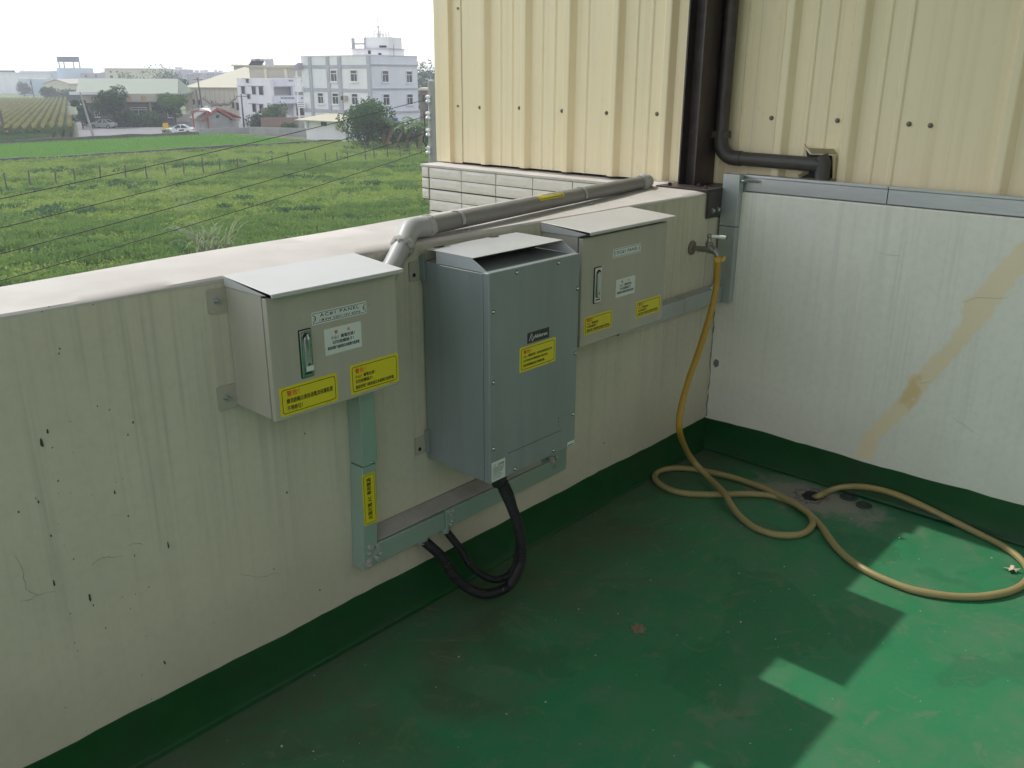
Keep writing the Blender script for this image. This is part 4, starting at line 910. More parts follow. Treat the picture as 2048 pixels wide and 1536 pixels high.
def bar(name, a, b_, wd, h, m, z=GZ, lab=None, cat=None):
    a, b_ = np.array([*a, z], float), np.array([*b_, z], float); d = b_-a; L = np.linalg.norm(d); d /= L; n = np.array([-d[1], d[0], 0])
    mb = MB(); n_ = max(2, int(L/1.5)); r = random.Random(int(L*10)); vs = []
    for i in range(n_+1):
        p = a+d*L*i/n_; hh = h*(1+r.uniform(-.18, .18)); w_ = wd*(1+r.uniform(-.12, .12))
        for s_, z_ in ((-.6, 0), (-.5, hh), (.5, hh), (.6, 0)): vs.append(p+n*w_*s_+np.array([0, 0, z_]))
    mb.add(vs, [(i*4+j, i*4+j+1, i*4+j+5, i*4+j+4) for i in range(n_) for j in range(3)])
    return mb.build(name, m, None)
structure(bar('field_bank', (-30, 97.55), (72, 97.55), .5, .55, 'bund')); structure(bar('field_bank', (-30, 124.9), (66.5, 124.9), .5, .62, 'bund'))
structure(bar('field_path', (71.1, 97.0), (69.0, 124.5), .7, .10, 'pale_concrete'))
# weeds
def scatter(n, x0, x1, y0, y1):
    P = np.stack([rng.uniform(x0, x1, n), rng.uniform(y0, y1, n), np.full(n, GZ+.03)], 1); return P[inview(P)]
def fbm(P, s, seed):
    r = np.random.default_rng(seed); v = np.zeros(len(P))
    for o in range(4):
        for _ in range(3):
            k = r.normal(0, 1, 2)*s*1.9**o; v += np.sin(P[:, :2] @ k+r.uniform(0, 6.28))/1.7**o
    return v
def domes(C, r, h, n, ls, up=.45):
    """leafy clumps: n small leaves through a low dome at each centre"""
    k = len(C); C = np.repeat(C, n, 0); N_ = len(C); rr = np.repeat(np.broadcast_to(r, k), n); hh = np.repeat(np.broadcast_to(h, k), n)
    a = rng.uniform(0, 2*PI, N_); e = np.arcsin(rng.random(N_)); q = rng.uniform(.55, 1.05, N_); ce = np.cos(e)*q
    P_ = C+np.stack([rr*ce*np.cos(a), rr*ce*np.sin(a), hh*np.sin(e)*q], 1)
    d = np.stack([np.cos(a)*.7, np.sin(a)*.7, np.full(N_, up)], 1)+rng.normal(0, .45, (N_, 3)); d /= np.linalg.norm(d, axis=1)[:, None]
    s_ = np.cross(d, rng.normal(0, 1, (N_, 3))); s_ /= np.linalg.norm(s_, axis=1)[:, None]; l = (ls*rng.uniform(.6, 1.4, N_))[:, None]
    V = np.stack([P_-d*l*.3, P_+s_*l*.28, P_+d*l*.8, P_-s_*l*.28], 1).reshape(-1, 3); return V, np.arange(N_*4).reshape(-1, 4)
P = scatter(52000, 5, 95, 33, 97.0); f = fbm(P, .11, 5)*.45+fbm(P, .9, 6)*.62; near = P[:, 1] < 74+np.sin(P[:, 0]*.3)*2
keep = f > np.where(near, .25, 1.6); Pd = P[keep][:8500]; sz = np.clip(.34+.10*f[keep][:8500], .24, .8)
V, F = domes(Pd, sz, sz*.9, 34, .15, .9); np_mesh('weeds', V, F, 'weed_dark', kind='stuff')
V, F = blades(Pd[::2], 9, sz[::2]*1.35, .35, .035, .5); np_mesh('weed_stalks', V, tri_fix(V, F), 'weed_dark', kind='stuff')
keep = ~keep; Pl = P[keep][:19000]; sl_ = np.clip(.30*rng.uniform(.5, 1.6, min(19000, int(keep.sum()))), .14, .6)
V, F = domes(Pl, sl_*1.1, sl_*.9, 18, .15, .6); np_mesh('ground_cover', V, F, 'weed_light', kind='stuff')
Pb = scatter(4200, 5, 90, 33, 88); f3 = fbm(Pb, .3, 21); Pb = Pb[f3 > 2.0]
V, F = domes(Pb, .45, .45, 50, .24, .5); np_mesh('broad_weeds', V, F, 'weed_broad', kind='stuff')
Pk = np.stack([rng.uniform(15, 72, 450), 96.6+rng.normal(0, .25, 450), np.full(450, GZ+.1)], 1)
V, F = domes(Pk, .35, .35, 20, .17, .6); np_mesh('bank_weeds', V, F, 'weed_light', kind='stuff')
# rice
xs_ = np.arange(20, 70.4, .36); ys_ = np.arange(98.2, 124.3, .45); G_ = np.stack(np.meshgrid(xs_, ys_), -1).reshape(-1, 2); G_ = np.c_[G_+rng.normal(0, .04, G_.shape), np.full(len(G_), GZ+.04)]; G_ = G_[inview(G_)]
V, F = blades(G_, 8, .36, .13, .04, .35); np_mesh('rice_plants', V, tri_fix(V, F), 'rice', kind='stuff')
# corn, in rows
rd = np.array([73.3, 177.7]); rd /= np.linalg.norm(rd); rn = np.array([-rd[1], rd[0]]); c0 = np.array([51.2, 133.0]); pts_ = []
for r_ in range(34):
    t = 0.0
    while t < 185:
        q = c0+rn*(r_*1.05*rd[1]**-1)+rd*(t-r_*.42); pts_.append((*(q+rng.normal(0, .07, 2)), GZ+.06)); t += .45+t*.006
Pc = np.array(pts_); Pc = Pc[inview(Pc, -60, 220)]
V, F = blades(Pc, 9, 1.75, .10, .17, .75, .25); np_mesh('corn_plants', V, tri_fix(V, F), 'corn_leaf', kind='stuff')
V, F = blades(Pc+np.array([0, 0, 1.45]), 6, .55, .16, .10, .9, .1); np_mesh('corn_tassels', V, tri_fix(V, F), 'corn_top', kind='stuff')
Pg = scatter(5200, 30, 56, 125.6, 133.5); Pg = Pg[inview(Pg, -60, 175)]
V, F = blades(Pg, 10, .9, .25, .11, .7, .2); np_mesh('margin_weeds', V, tri_fix(V, F), 'tree_mid', kind='stuff')
# stakes along the field
sm = MB(); sm.tube([(0, 0, 0), (.02, .01, .7), (0, .03, 1.35)], [.065, .06, .055], 7); o = sm.build('stake', 'wood_post', None, world=False); SMs = o.data; bpy.data.objects.remove(o)
sx = [5, 57, 107, 150, 198, 247, 289, 333, 370, 407, 443, 479, 520, 548, 581, 614, 650, 674, 700, 730, 753, 778, 800, 822, 841]
ORD = 'first second third fourth fifth sixth seventh eighth ninth tenth eleventh twelfth thirteenth fourteenth fifteenth sixteenth seventeenth eighteenth nineteenth twentieth twenty-first twenty-second twenty-third twenty-fourth twenty-fifth'.split()
for i, u in enumerate(sx):
    d = ray(u, 340); tt = (74.2-CAM[1])/d[1]; x = CAM[0]+d[0]*tt
    o = bpy.data.objects.new('field_stake', SMs); COL.objects.link(o); o.location = (x, 74.2+rnd.uniform(-.3, .3), GZ); o.rotation_euler = (rnd.uniform(-.06, .06), rnd.uniform(-.06, .06), rnd.random()*6); o.scale = (1, 1, rnd.uniform(.85, 1.2))
    tag(o, 'short grey wooden stake in the weed field, %s of its row from the left' % ORD[i], 'stake', 'stakes crossing the weed field')
# variegated reed clump close to the wall
rc = thing('reed_clump', 'tall variegated reed clump just beyond the parapet', 'reed', tuple(gnd(425, 530)), None)
B0 = gnd(425, 530); V_, F_ = [], []
for i in range(70):
    a = rnd.uniform(0, 2*PI); L = rnd.uniform(2.2, 3.5); ln = rnd.uniform(.5, 1.5); b0 = B0+RGT*rnd.uniform(-.7, .9)+FWD*rnd.uniform(-.5, .5)
    lat = RGT*rnd.gauss(-.25, .9)+FWD*rnd.gauss(0, .5); lat = lat/(np.linalg.norm(lat)+1e-6); s_ = np.cross(lat, (0, 0, 1)); wd = rnd.uniform(.035, .065); k = len(V_)
    for j in range(8):
        t = j/7; p = b0+lat*ln*L*.5*t**1.6+np.array([0, 0, L*(t-.42*ln*t**3)]); w_ = wd*(1-t**2*.85)
        V_ += [p-s_*w_+np.array([0, 0, -w_*.4]), p+s_*w_]
    F_ += [(k+2*j, k+2*j+1, k+2*j+3, k+2*j+2) for j in range(7)]
np_mesh('leaves', V_, F_, 'reed', rc)
V_, F_ = [], []
for i in range(5):                                     # feathery seed heads arching to the left
    b0 = B0+RGT*rnd.uniform(-.3, .3); L = rnd.uniform(3.4, 4.0); lat = -RGT*rnd.uniform(.9, 1.7)
    for j in range(60):
        t = rnd.uniform(.72, 1); p = b0+lat*1.1*t**2.2+np.array([0, 0, L*t]); q = np.array([rnd.gauss(0, .09), rnd.gauss(0, .09), rnd.gauss(-.05, .05)]); k = len(V_)
        V_ += [p, p+q+np.array([0, 0, .02]), p+q*1.4]; F_.append((k, k+1, k+2))
np_mesh('seed_heads', V_, F_, 'reed', rc)

# ================================================================ trees
def tree(name, label, base, h, cw_, tr_r, m, nl, seed, ls=.34, trunk_h=.35, lobes=9, cat='tree', group=None, flat=.8):
    r = np.random.default_rng(seed); base = np.asarray(base, float); t = thing(name, label, cat, tuple(base), group); mb = MB()
    top = base+np.array([0, 0, h*.82]); mb.tube([base, base+np.array([.1, .05, h*trunk_h]), base+np.array([0, .1, h*.6]), top], [tr_r, tr_r*.8, tr_r*.5, tr_r*.15], 8)
    cen = []
    for k in range(lobes):
        a = r.uniform(0, 2*PI); q = cw_*.5*r.uniform(.15, .72); z = h*r.uniform(trunk_h+.12, .86); rad = cw_*r.uniform(.17, .30)*(1.15-.5*abs(z/h-.6)); cen.append((base+np.array([q*math.cos(a), q*math.sin(a), z]), rad))
        mb.tube([base+np.array([0, 0, h*r.uniform(trunk_h*.7, trunk_h+.15)]), base+np.array([q*.5*math.cos(a), q*.5*math.sin(a), z*.8]), cen[-1][0]], [tr_r*.4, tr_r*.25, tr_r*.08], 6)
    mb.build('trunk', 'bark', t, smooth=True)
    w_ = np.array([c[1]**2 for c in cen]); w_ /= w_.sum(); idx = r.choice(len(cen), nl, p=w_)
    C_ = np.array([c[0] for c in cen])[idx]; R_ = np.array([c[1] for c in cen])[idx]
    d = r.normal(0, 1, (nl, 3)); d /= np.linalg.norm(d, axis=1)[:, None]; P_ = C_+d*(R_*r.uniform(.45, 1.08, nl)**.6)[:, None]*np.array([1, 1, flat])
    a1 = r.normal(0, 1, (nl, 3)); a1 /= np.linalg.norm(a1, axis=1)[:, None]; a2 = np.cross(a1, d+.4*r.normal(0, 1, (nl, 3))); a2 /= np.linalg.norm(a2, axis=1)[:, None]+1e-9
    s = (ls*r.uniform(.5, 1.2, nl))[:, None]; V = np.stack([P_-a1*s*.5, P_+a2*s*.3, P_+a1*s*.5, P_-a2*s*.3], 1).reshape(-1, 3)
    np_mesh('crown', V, np.arange(nl*4).reshape(-1, 4), m, t); return t
def bush(label, base, h, w_, m, nl, seed, ls=.3, group=None): return tree('shrub', label, base, h, w_, .06, m, nl, seed, ls, .08, 8, 'shrub', group, .9)
def banana(base, h, seed, label):
    r = random.Random(seed); base = np.asarray(base, float); t = thing('banana_plant', label, 'banana plant', tuple(base), 'banana plants'); mb = MB()
    mb.tube([base, base+np.array([.05, 0, h*.35]), base+np.array([0, .08, h*.6])], [.16, .13, .08], 9); mb.build('stem', 'weed_broad', t, smooth=True)
    top = base+np.array([0, .08, h*.58])
    for k in range(9):
        a = 2*PI*k/9+r.uniform(-.3, .3); dry = k == 5; L = h*r.uniform(.48, .68); up = r.uniform(.35, 1.0) if not dry else -.1
        d = np.array([math.cos(a), math.sin(a), 0]); s_ = np.array([-math.sin(a), math.cos(a), 0]); vs = []
        for j in range(8):
            q = j/7; p = top+d*L*(q*.85)+np.array([0, 0, L*(up*q-1.05*q*q*(.75 if not dry else .9))]); wd = .26*math.sin(PI*min(1, .08+q*.9))**.7
            vs += [p-s_*wd+np.array([0, 0, -.10*(wd/.26)]), p, p+s_*wd+np.array([0, 0, -.10*(wd/.26)])]
        mb = MB(); mb.add(vs, [(j*3+i, j*3+i+1, j*3+i+4, j*3+i+3) for j in range(7) for i in range(2)]); mb.build('leaf', 'banana_dry' if dry else 'banana_leaf', t)
# ================================================================ materials of the village
def far(name, col, **k): return mat(name, col, k.pop('rough', .8), var=k.pop('var', .07), scale=k.pop('scale', .4), **k)
far('v_white', (.86, .84, .85), dirt=(.60, .58, .58), dscale=.5, damt=.35, dmap=(1, 1, .25)); far('v_grey', (.48, .47, .52), dirt=(.30, .29, .32), dscale=.6, damt=.4)
far('v_bluish_white', (.76, .75, .83), dirt=(.58, .57, .63), dscale=.5, damt=.35, dmap=(1, 1, .25)); far('v_cream', (.62, .57, .44)); far('v_beige', (.46, .42, .35)); far('v_brown', (.21, .17, .145), dirt=(.14, .11, .09), dscale=.8, damt=.5)
far('v_roofgreen', (.25, .285, .22), dirt=(.29, .31, .26), dscale=.2, damt=.4); far('v_blue', (.50, .58, .66)); far('v_mauve', (.42, .38, .45)); far('v_pink', (.52, .42, .42)); far('v_dark', (.035, .037, .042)); far('v_shutter', (.25, .255, .26))
far('v_red', (.36, .085, .06), dirt=(.2, .1, .08), dscale=1, damt=.4); far('v_rooftile', (.16, .15, .14), scale=3, var=.3); far('v_gold', (.42, .28, .10)); far('v_brick', (.25, .165, .13), scale=3, var=.35, dirt=(.2, .19, .18), dscale=.7, damt=.6)
far('v_concrete', (.36, .355, .345), dirt=(.21, .20, .19), dscale=.6, damt=.55); far('v_yellowroof', (.47, .43, .31)); far('v_yellow', (.60, .36, .02)); far('v_billboard', (.10, .13, .22)); far('v_tank', (.5, .5, .5), rough=.35); far('v_tanblue', (.03, .10, .30))
mat('glass_dark', (.03, .035, .04), .12, spec=.7); mat('car_silver', (.48, .49, .50), .28, .5, var=.02); mat('car_white', (.78, .78, .78), .25, var=.02); mat('tyre', (.02, .02, .02), .8); mat('rim', (.45, .45, .46), .3, .8); mat('lamp_red', (.35, .02, .02), .2); mat('lamp_clear', (.75, .75, .75), .15)
mat('pole_concrete', (.34, .33, .31), .9, var=.12, scale=2); mat('pole_dark', (.11, .10, .095), .9, var=.2, scale=2); mat('porcelain', (.75, .75, .75), .2); mat('wire', (.02, .02, .02), .6); mat('hazard_black', (.03, .03, .03), .7)

class Face:                                            # a vertical facade: base corner P, direction d, outward normal n
    def __init__(s, P, Q):
        s.P = np.array([P[0], P[1], 0.]); q = np.array([Q[0], Q[1], 0.])-s.P; s.L = np.linalg.norm(q); s.d = q/s.L; s.n = np.array([s.d[1], -s.d[0], 0.])
        if s.n @ (CAM-s.P) < 0: s.n = -s.n
    def on(s, u, v):
        r = ray(u, v); t = ((s.P-CAM) @ s.n)/(r @ s.n); p = CAM+r*t; return (p-s.P) @ s.d, p[2]
    def pt(s, a, z, o=0.): return s.P+s.d*a+s.n*o+np.array([0, 0, z])
    def slab(s, mb, a0, a1, z0, z1, o0, o1, mi=0):
        c = s.pt((a0+a1)/2, (z0+z1)/2, (o0+o1)/2); return mb.obox(c, s.d*(a1-a0)/2, s.n*(o1-o0)/2, (0, 0, (z1-z0)/2), mi)
    def rect(s, u0, u1, v0, v1):
        a, z1 = s.on((u0+u1)/2, v0); _, z0 = s.on((u0+u1)/2, v1); a0, _ = s.on(u0, (v0+v1)/2); a1, _ = s.on(u1, (v0+v1)/2); return min(a0, a1), max(a0, a1), min(z0, z1), max(z0, z1)
    def part(s, name, par, m, px, o0, o1, **k):
        mb = MB(); s.slab(mb, *s.rect(*px), o0, o1); return mb.build(name, m, par, **k)
    def window(s, par, px, m='v_white', glass='glass_dark', proud=.14, mull=True, name='window', base=0.):
        a0, a1, z0, z1 = s.rect(*px); f = .09; mb = MB()
        for q in ((a0-f, a0, z0-f, z1+f), (a1, a1+f, z0-f, z1+f), (a0, a1, z1, z1+f), (a0, a1, z0-f, z0)): s.slab(mb, *q, -.05, proud+base)
        w_ = mb.build(name, m, par)
        mb = MB(); s.slab(mb, a0, a1, z0, z1, -.10, base+.012); mb.build('pane', glass, w_)
        if mull:
            mb = MB(); zc = z0+(z1-z0)*.70; s.slab(mb, a0, a1, zc-.04, zc+.04, 0, base+.05); s.slab(mb, (a0+a1)/2-.03, (a0+a1)/2+.03, z0, zc-.04, 0, base+.05); mb.build('mullion', m, w_)
            mb = MB(); s.slab(mb, a0-.2, a1+.2, z0-f-.12, z0-f, -.02, proud+.14); mb.build('sill', m, w_)
        return w_
def quad_body(name, par, m, A, B, C_, D, z0, z1):
    mb = MB(); mb.prism([tuple(p[:2]) for p in (A, B, C_, D)], z0, z1); return mb.build(name, m, par)
def zat(u, v, D): return at(u, v, D)[2]

# ---------------- three storey house on the right
N, L_, R_ = at(742, 267, 131), at(612, 267, 141), at(838, 267, 138.6); K = L_+R_-N
b3 = thing('apartment_house', 'three storey white and lilac house with roof tower and antenna', 'house', (N[0], N[1], GZ))
FL, FR = Face(N, L_), Face(N, R_); ZT3 = zat(742, 111, 131)
quad_body('wall', b3, 'v_white', N, L_, K, R_, GZ, ZT3-.02)
mb = MB(); FR.slab(mb, -.02, FR.L+.02, GZ, ZT3-.01, -.3, .03); mb.build('side_wall', 'v_bluish_white', b3)  # side turned from the sun: its bluish shade is put into the colour
for v0, v1 in ((130, 136.5), (177, 184), (219.5, 226.5)):
    _, z1 = FL.on(680, v0); _, z0 = FL.on(680, v1); mb = MB(); FL.slab(mb, -.06, FL.L+.05, z0, z1, -.1, .10); mb.build('floor_band', 'v_grey', b3)
for u0, u1 in ((619.6, 625), (655, 660.5), (677.6, 684), (735.7, 742)):
    a0, a1, _, _ = FL.rect(u0, u1, 150, 160); mb = MB(); FL.slab(mb, a0, a1, GZ, ZT3-.03, -.1, .16); mb.build('pilaster', 'v_grey', b3)
for v0, v1 in ((129, 131.6), (176, 179), (222.6, 226)):
    _, z1 = FR.on(790, v0); _, z0 = FR.on(790, v1); mb = MB(); FR.slab(mb, -.05, FR.L+.12, z0, z1, -.1, .22); mb.build('ledge', 'v_grey', b3)
mb = MB(); FR.slab(mb, -.2, FR.L+.1, ZT3-.0, ZT3+.12, -.4, .12); mb.build('parapet_cap', 'v_bluish_white', b3)
mb = MB(); FL.slab(mb, .2, FL.L+.1, ZT3+.001, ZT3+.119, -.4, .12); mb.build('parapet_cap', 'v_white', b3)
for px in ((662.6, 674.4, 141, 162.4), (702.4, 715, 141, 162.4), (636.8, 647.5, 186.5, 206.5), (665.8, 677.6, 187, 207.5), (704.5, 716.3, 188, 208.6)): FL.window(b3, px)
for px in ((763.7, 775.5, 142, 163.4), (812, 822.8, 143, 164.5), (765.8, 777.6, 189, 209.7), (813, 824, 189, 208.6)): FR.window(b3, px, 'v_bluish_white', base=.04)
ac_ = FL.part('air_conditioner', b3, 'v_beige', (687, 696, 191, 201), .0, .55); FL.part('grille', ac_, 'v_dark', (687.8, 692.5, 192, 200), .55, .57)
FR.part('door_panel', b3, 'v_tanblue', (784, 795, 236, 248), .03, .07)
# balcony stack at the left end
a0, a1, z0, z1 = FL.rect(605, 622, 171, 184); mb = MB(); FL.slab(mb, FL.L-.3, FL.L+1.3, z0, z1, -2.5, .5); mb.build('balcony_slab', 'v_white', b3)
a0, a1, z0, z1 = FL.rect(606, 622, 155, 170)
for k in range(9): mb = MB(); FL.slab(mb, FL.L-.3+k*.19, FL.L-.21+k*.19, z0, z1, .35, .43); mb.build('baluster', 'v_white', b3)
mb = MB(); FL.slab(mb, FL.L-.3, FL.L+1.4, z1, z1+.12, .30, .48); mb.build('balcony_rail', 'v_white', b3)
a0, a1, z0, z1 = FL.rect(605, 620, 204, 216); mb = MB(); FL.slab(mb, FL.L-.9, FL.L+1.0, z0, z1, .45, .55); sg = mb.build('wall_sign', 'v_white', b3)
mb = MB()
for k in range(3): FL.slab(mb, FL.L-.75, FL.L+.85, z0+.15+k*.28, z0+.27+k*.28, .55, .56)
mb.build('sign_lettering', 'v_shutter', sg)
mb = MB(); p = FL.pt(FL.L+1.05, 0, .25); mb.tube([(p[0], p[1], GZ), (p[0], p[1], zat(608, 141, 141))], .16, 10); mb.build('column', 'v_white', b3)
zz0, zz1 = zat(612, 137, 141), zat(612, 126, 141); a_ = FL.L-.1; mb = MB()
mb.add([FL.pt(a_-.3, zz1, -.2), FL.pt(a_+1.6, zz0, -.2), FL.pt(a_+1.6, zz0, .9), FL.pt(a_-.3, zz1, .9), FL.pt(a_-.3, zz0-.1, -.2), FL.pt(a_+1.6, zz0-.15, -.2), FL.pt(a_+1.6, zz0-.15, .9), FL.pt(a_-.3, zz0-.1, .9)], [(0, 1, 2, 3), (7, 6, 5, 4), (0, 4, 5, 1), (2, 6, 7, 3), (1, 5, 6, 2), (0, 3, 7, 4)]); mb.build('eave_roof', 'v_mauve', b3)
# roof tower
T0, T1 = at(703, 110, 137), at(779, 110, 135); FT = Face(T1, T0)
def tpart(name, m, px, depth, o=0., par=b3): mb = MB(); a0, a1, z0, z1 = FT.rect(*px); FT.slab(mb, a0, a1, z0, z1, -depth+o, o); return mb.build(name, m, par)
tw3 = tpart('roof_tower', 'v_white', (704, 778, 98, 113), 5); tpart('tower_slab', 'v_grey', (698, 781, 96.6, 98.2), 5.6, .4, tw3); tpart('tank_room', 'v_white', (730, 778, 74, 96.6), 4.2, 0, tw3)
for px in ((703, 708, 76, 96.6), (728, 732, 75, 96.6)): tpart('frame_post', 'v_grey', px, .35, .05, tw3)
tpart('frame_beam', 'v_grey', (706, 730, 86, 89.5), .35, .05, tw3)
tpart('side_opening', 'v_dark', (759, 773, 91, 95), .05, .06, tw3); tpart('window', 'v_dark', (736.5, 741.5, 101, 108), .05, .06, tw3); tpart('window', 'v_dark', (757, 763, 106, 110), .05, .06, tw3)
mb = MB(); a0, a1, z0, z1 = FT.rect(730, 777, 63, 74)
for k in range(9):
    s_ = a0+(a1-a0)*k/8; FT.slab(mb, s_-.03, s_+.03, z0, z1, -.1, -.04); FT.slab(mb, s_-.03, s_+.03, z0, z1, -4, -3.94)
for z in (z1, (z0+z1)/2): FT.slab(mb, a0, a1, z-.03, z+.03, -.1, -.04); FT.slab(mb, a0, a1, z-.03, z+.03, -4, -3.94)
mb.build('roof_railing', 'v_grey', tw3)
an = at(757, 74, 137); mb = MB()
for k in range(3): a = k*2.1; mb.tube([an+np.array([.8*math.cos(a), .8*math.sin(a), 0]), an+np.array([0, 0, 1.6])], .05, 5)
mb.tube([an, an+np.array([0, 0, zat(757, 36, 137)-an[2]])], [.10, .05], 6)
for k in range(4): mb.tube([an+np.array([-.3, 0, 1.4+k*.35]), an+np.array([.3, 0, 1.4+k*.35])], .04, 5)
mb.build('antenna', 'v_tank', tw3)
p = at(788, 112, 134.5); mb = MB(); mb.tube([p, p+np.array([0, 0, 1.5])], .04, 6); mb.build('roof_pipe', 'v_shutter', b3)
# lean-to shed with yellow roof against the house
l0, l1 = at(690, 270, 124), at(606, 268, 129); ls_ = thing('lean_to_shed', 'low lean-to shed with pale yellow sheet roof before the white house', 'shed', (l0[0], l0[1], GZ)); FS = Face(l0, l1)
zr0, zr1 = zat(655, 241, 126), zat(655, 228, 130); mb = MB()
mb.add([FS.pt(-1.0, zr0, 1.0), FS.pt(FS.L+.4, zr0, 1.0), FS.pt(FS.L-.4, zr1, -4.5), FS.pt(-.4, zr1, -4.5), FS.pt(-1.0, zr0-.12, 1.0), FS.pt(FS.L+.4, zr0-.12, 1.0), FS.pt(FS.L-.4, zr1-.12, -4.5), FS.pt(-.4, zr1-.12, -4.5)], [(0, 1, 2, 3), (7, 6, 5, 4), (0, 4, 5, 1), (2, 6, 7, 3), (1, 5, 6, 2), (0, 3, 7, 4)]); mb.build('roof', 'v_yellowroof', ls_)
mb = MB(); FS.slab(mb, .2, FS.L-.5, GZ, zr0-.14, -4.2, -.2); mb.build('wall', 'v_white', ls_)
FS.part('wall_panel', ls_, 'v_cream', (670, 690, 241, 262), -.25, .0); FS.part('opening', ls_, 'v_dark', (640, 651, 240, 252), -.3, -.15); FS.part('pillar', ls_, 'v_white', (611, 615, 238, 256), -.1, .2)

# ---------------- two storey house with balcony
N, L_, R_ = at(546, 243, 164), at(481, 243, 170), at(613, 243, 174); K = L_+R_-N
b2 = thing('village_house', 'two storey white house with long balcony and rooftop solar heaters', 'house', (N[0], N[1], GZ)); FL, FR = Face(N, L_), Face(N, R_); ZT2 = zat(546, 157, 164)
quad_body('wall', b2, 'v_white', N, L_, K, R_, GZ, ZT2)
for px in ((484, 489.5, 174, 187), (505, 511, 174, 188), (519, 526, 174, 189), (493, 497, 159, 165), (495.5, 500, 190, 197), (506, 512, 209, 223), (520, 526, 210, 223)):
    w_ = FL.window(b2, px, 'v_shutter', proud=.10, mull=False); a0, a1, z0, z1 = FL.rect(*px); mb = MB(); FL.slab(mb, a0-.25, a1+.25, z1+.1, z1+.2, -.05, .75); mb.build('awning', 'v_shutter', w_)
FL.part('door', b2, 'v_beige', (535, 542, 206, 228), -.1, .06)
FR.part('upper_parapet', b2, 'v_bluish_white', (546.5, 612, 157.5, 172.5), -.2, .9)
FR.part('balcony_recess', b2, 'v_shutter', (548, 612, 173, 190.5), -.2, .02); FR.part('balcony_front', b2, 'v_bluish_white', (546.5, 612, 191, 206), -.2, .9)
for px in ((548, 577, 174.5, 189.5), (589, 610, 174.5, 189.5)): FR.window(b2, px, 'v_grey', mull=False, proud=.1)
FR.part('balcony_post', b2, 'v_bluish_white', (577.5, 582.5, 172.5, 191), .4, .85)
for u0, u1, v0, v1 in ((553, 581, 194, 198), (594, 610, 194, 198), (569, 578, 159.5, 163), (591, 605, 159.5, 163.5)):
    n_ = max(3, int((u1-u0)/2.6))
    for k in range(n_): FR.part('baluster_gap', b2, 'v_dark', (u0+(u1-u0)*k/n_, u0+(u1-u0)*(k+.55)/n_, v0, v1), .89, .915)
FR.part('awning', b2, 'v_concrete', (546.5, 612, 206.2, 208), .0, 1.6); FR.part('roller_door', b2, 'v_grey', (548, 582, 208.5, 231), -.2, .03); FR.part('opening', b2, 'v_dark', (588.5, 608, 208, 231), -.2, .03); FR.part('post', b2, 'v_white', (583, 588, 208, 232), .02, .5)
tb = Face(at(577, 155, 172), at(499, 155, 174)); mb = MB(); a0, a1, z0, z1 = tb.rect(499, 576, 135.5, 158); tb.slab(mb, a0, a1, z0, z1, -7, 0); rb = mb.build('stair_block', 'v_beige', b2)
mb = MB(); tb.slab(mb, a0-.4, a1+.3, z1, z1+.22, -7.3, .5); mb.build('stair_roof', 'v_yellowroof', rb)
for u in (530, 570): tb.part('column', rb, 'v_cream', (u, u+5, 137, 157), 0, .3)
zt = z1+.22
for u in (499, 507.5, 516.5):                          # solar water heaters
    p = at(u+3, 134, 173); p[2] = zt; mb = MB(); e1 = RGT*.42; sl_ = FWD*.75*.5+np.array([0, 0, .42])
    mb.obox(p+RGT*.3+np.array([0, 0, .62]), e1, sl_+RGT*.18, np.cross(e1, sl_)/np.linalg.norm(np.cross(e1, sl_))*.05); c_ = mb.build('solar_collector', 'v_dark', b2)
    mb = MB(); q = p+RGT*.5+np.array([0, 0, 1.15])+FWD*.4; mb.tube([q-RGT*.42, q+RGT*.42], .26, 10); mb.build('collector_tank', 'v_tank' if u != 507.5 else 'v_shutter', c_, smooth=True)
for u in (536, 543):
    p = at(u, 134, 171); mb = MB(); mb.lathe((p[0], p[1], zt), (0, 0, 1), [(0, .5), (.3, .5), (.3, .46), (1.25, .46), (1.42, .25)], 12); mb.build('water_tank', 'v_tank', b2, smooth=True)

# ---------------- large cream warehouse behind
wh = thing('warehouse', 'large cream warehouse with broad pitched roof behind the balcony house', 'warehouse', tuple(at(470, 230, 190)[:2])+(GZ,))
A1, A2, A3, A4 = at(367, 174, 186), at(625, 174, 186), at(625, 134, 218), at(488, 134, 218); F1 = Face(A2, A1)
ze, zr = zat(420, 174.5, 186), zat(500, 134, 218)
mb = MB(); mb.prism([tuple(p[:2]) for p in (A1, A2, A2+FWD*60, A1+FWD*60)], GZ, ze); mb.build('wall', 'v_cream', wh)
mb = MB(); q = lambda p, z: (p[0], p[1], z); e_ = .15; back = at(488, 134, 218)+FWD*30
vs = [q(A1-F1.n*0+F1.n*.5, ze), q(A2+F1.n*.5, ze), q(A3, zr), q(A4, zr), q(A1+FWD*62, ze), q(A2+FWD*62, ze)]
mb.add(vs+[(x, y, z-.2) for x, y, z in vs], [(0, 1, 2, 3), (3, 2, 5, 4), (0, 3, 4), (1, 5, 2), (6, 7, 1, 0), (6, 0, 4, 10), (7, 11, 5, 1), (8, 7, 6, 9), (9, 10, 11, 8), (6, 10, 9), (7, 8, 11), (10, 4, 5, 11)]); mb.build('roof', 'v_yellowroof', wh)
for u in np.arange(374, 480, 9.5):
    a0, _ = F1.on(u, 200); mb = MB(); F1.slab(mb, a0-.05, a0+.05, GZ, ze-.25, -.05, .06); mb.build('wall_rib', 'v_beige', wh)
for px in ((386.5, 389, 199, 208), (397, 400, 200, 209), (422.5, 425, 202, 213), (464, 468, 204, 216), (473, 480, 206, 220)): F1.window(wh, px, 'v_shutter', mull=False, proud=.06)
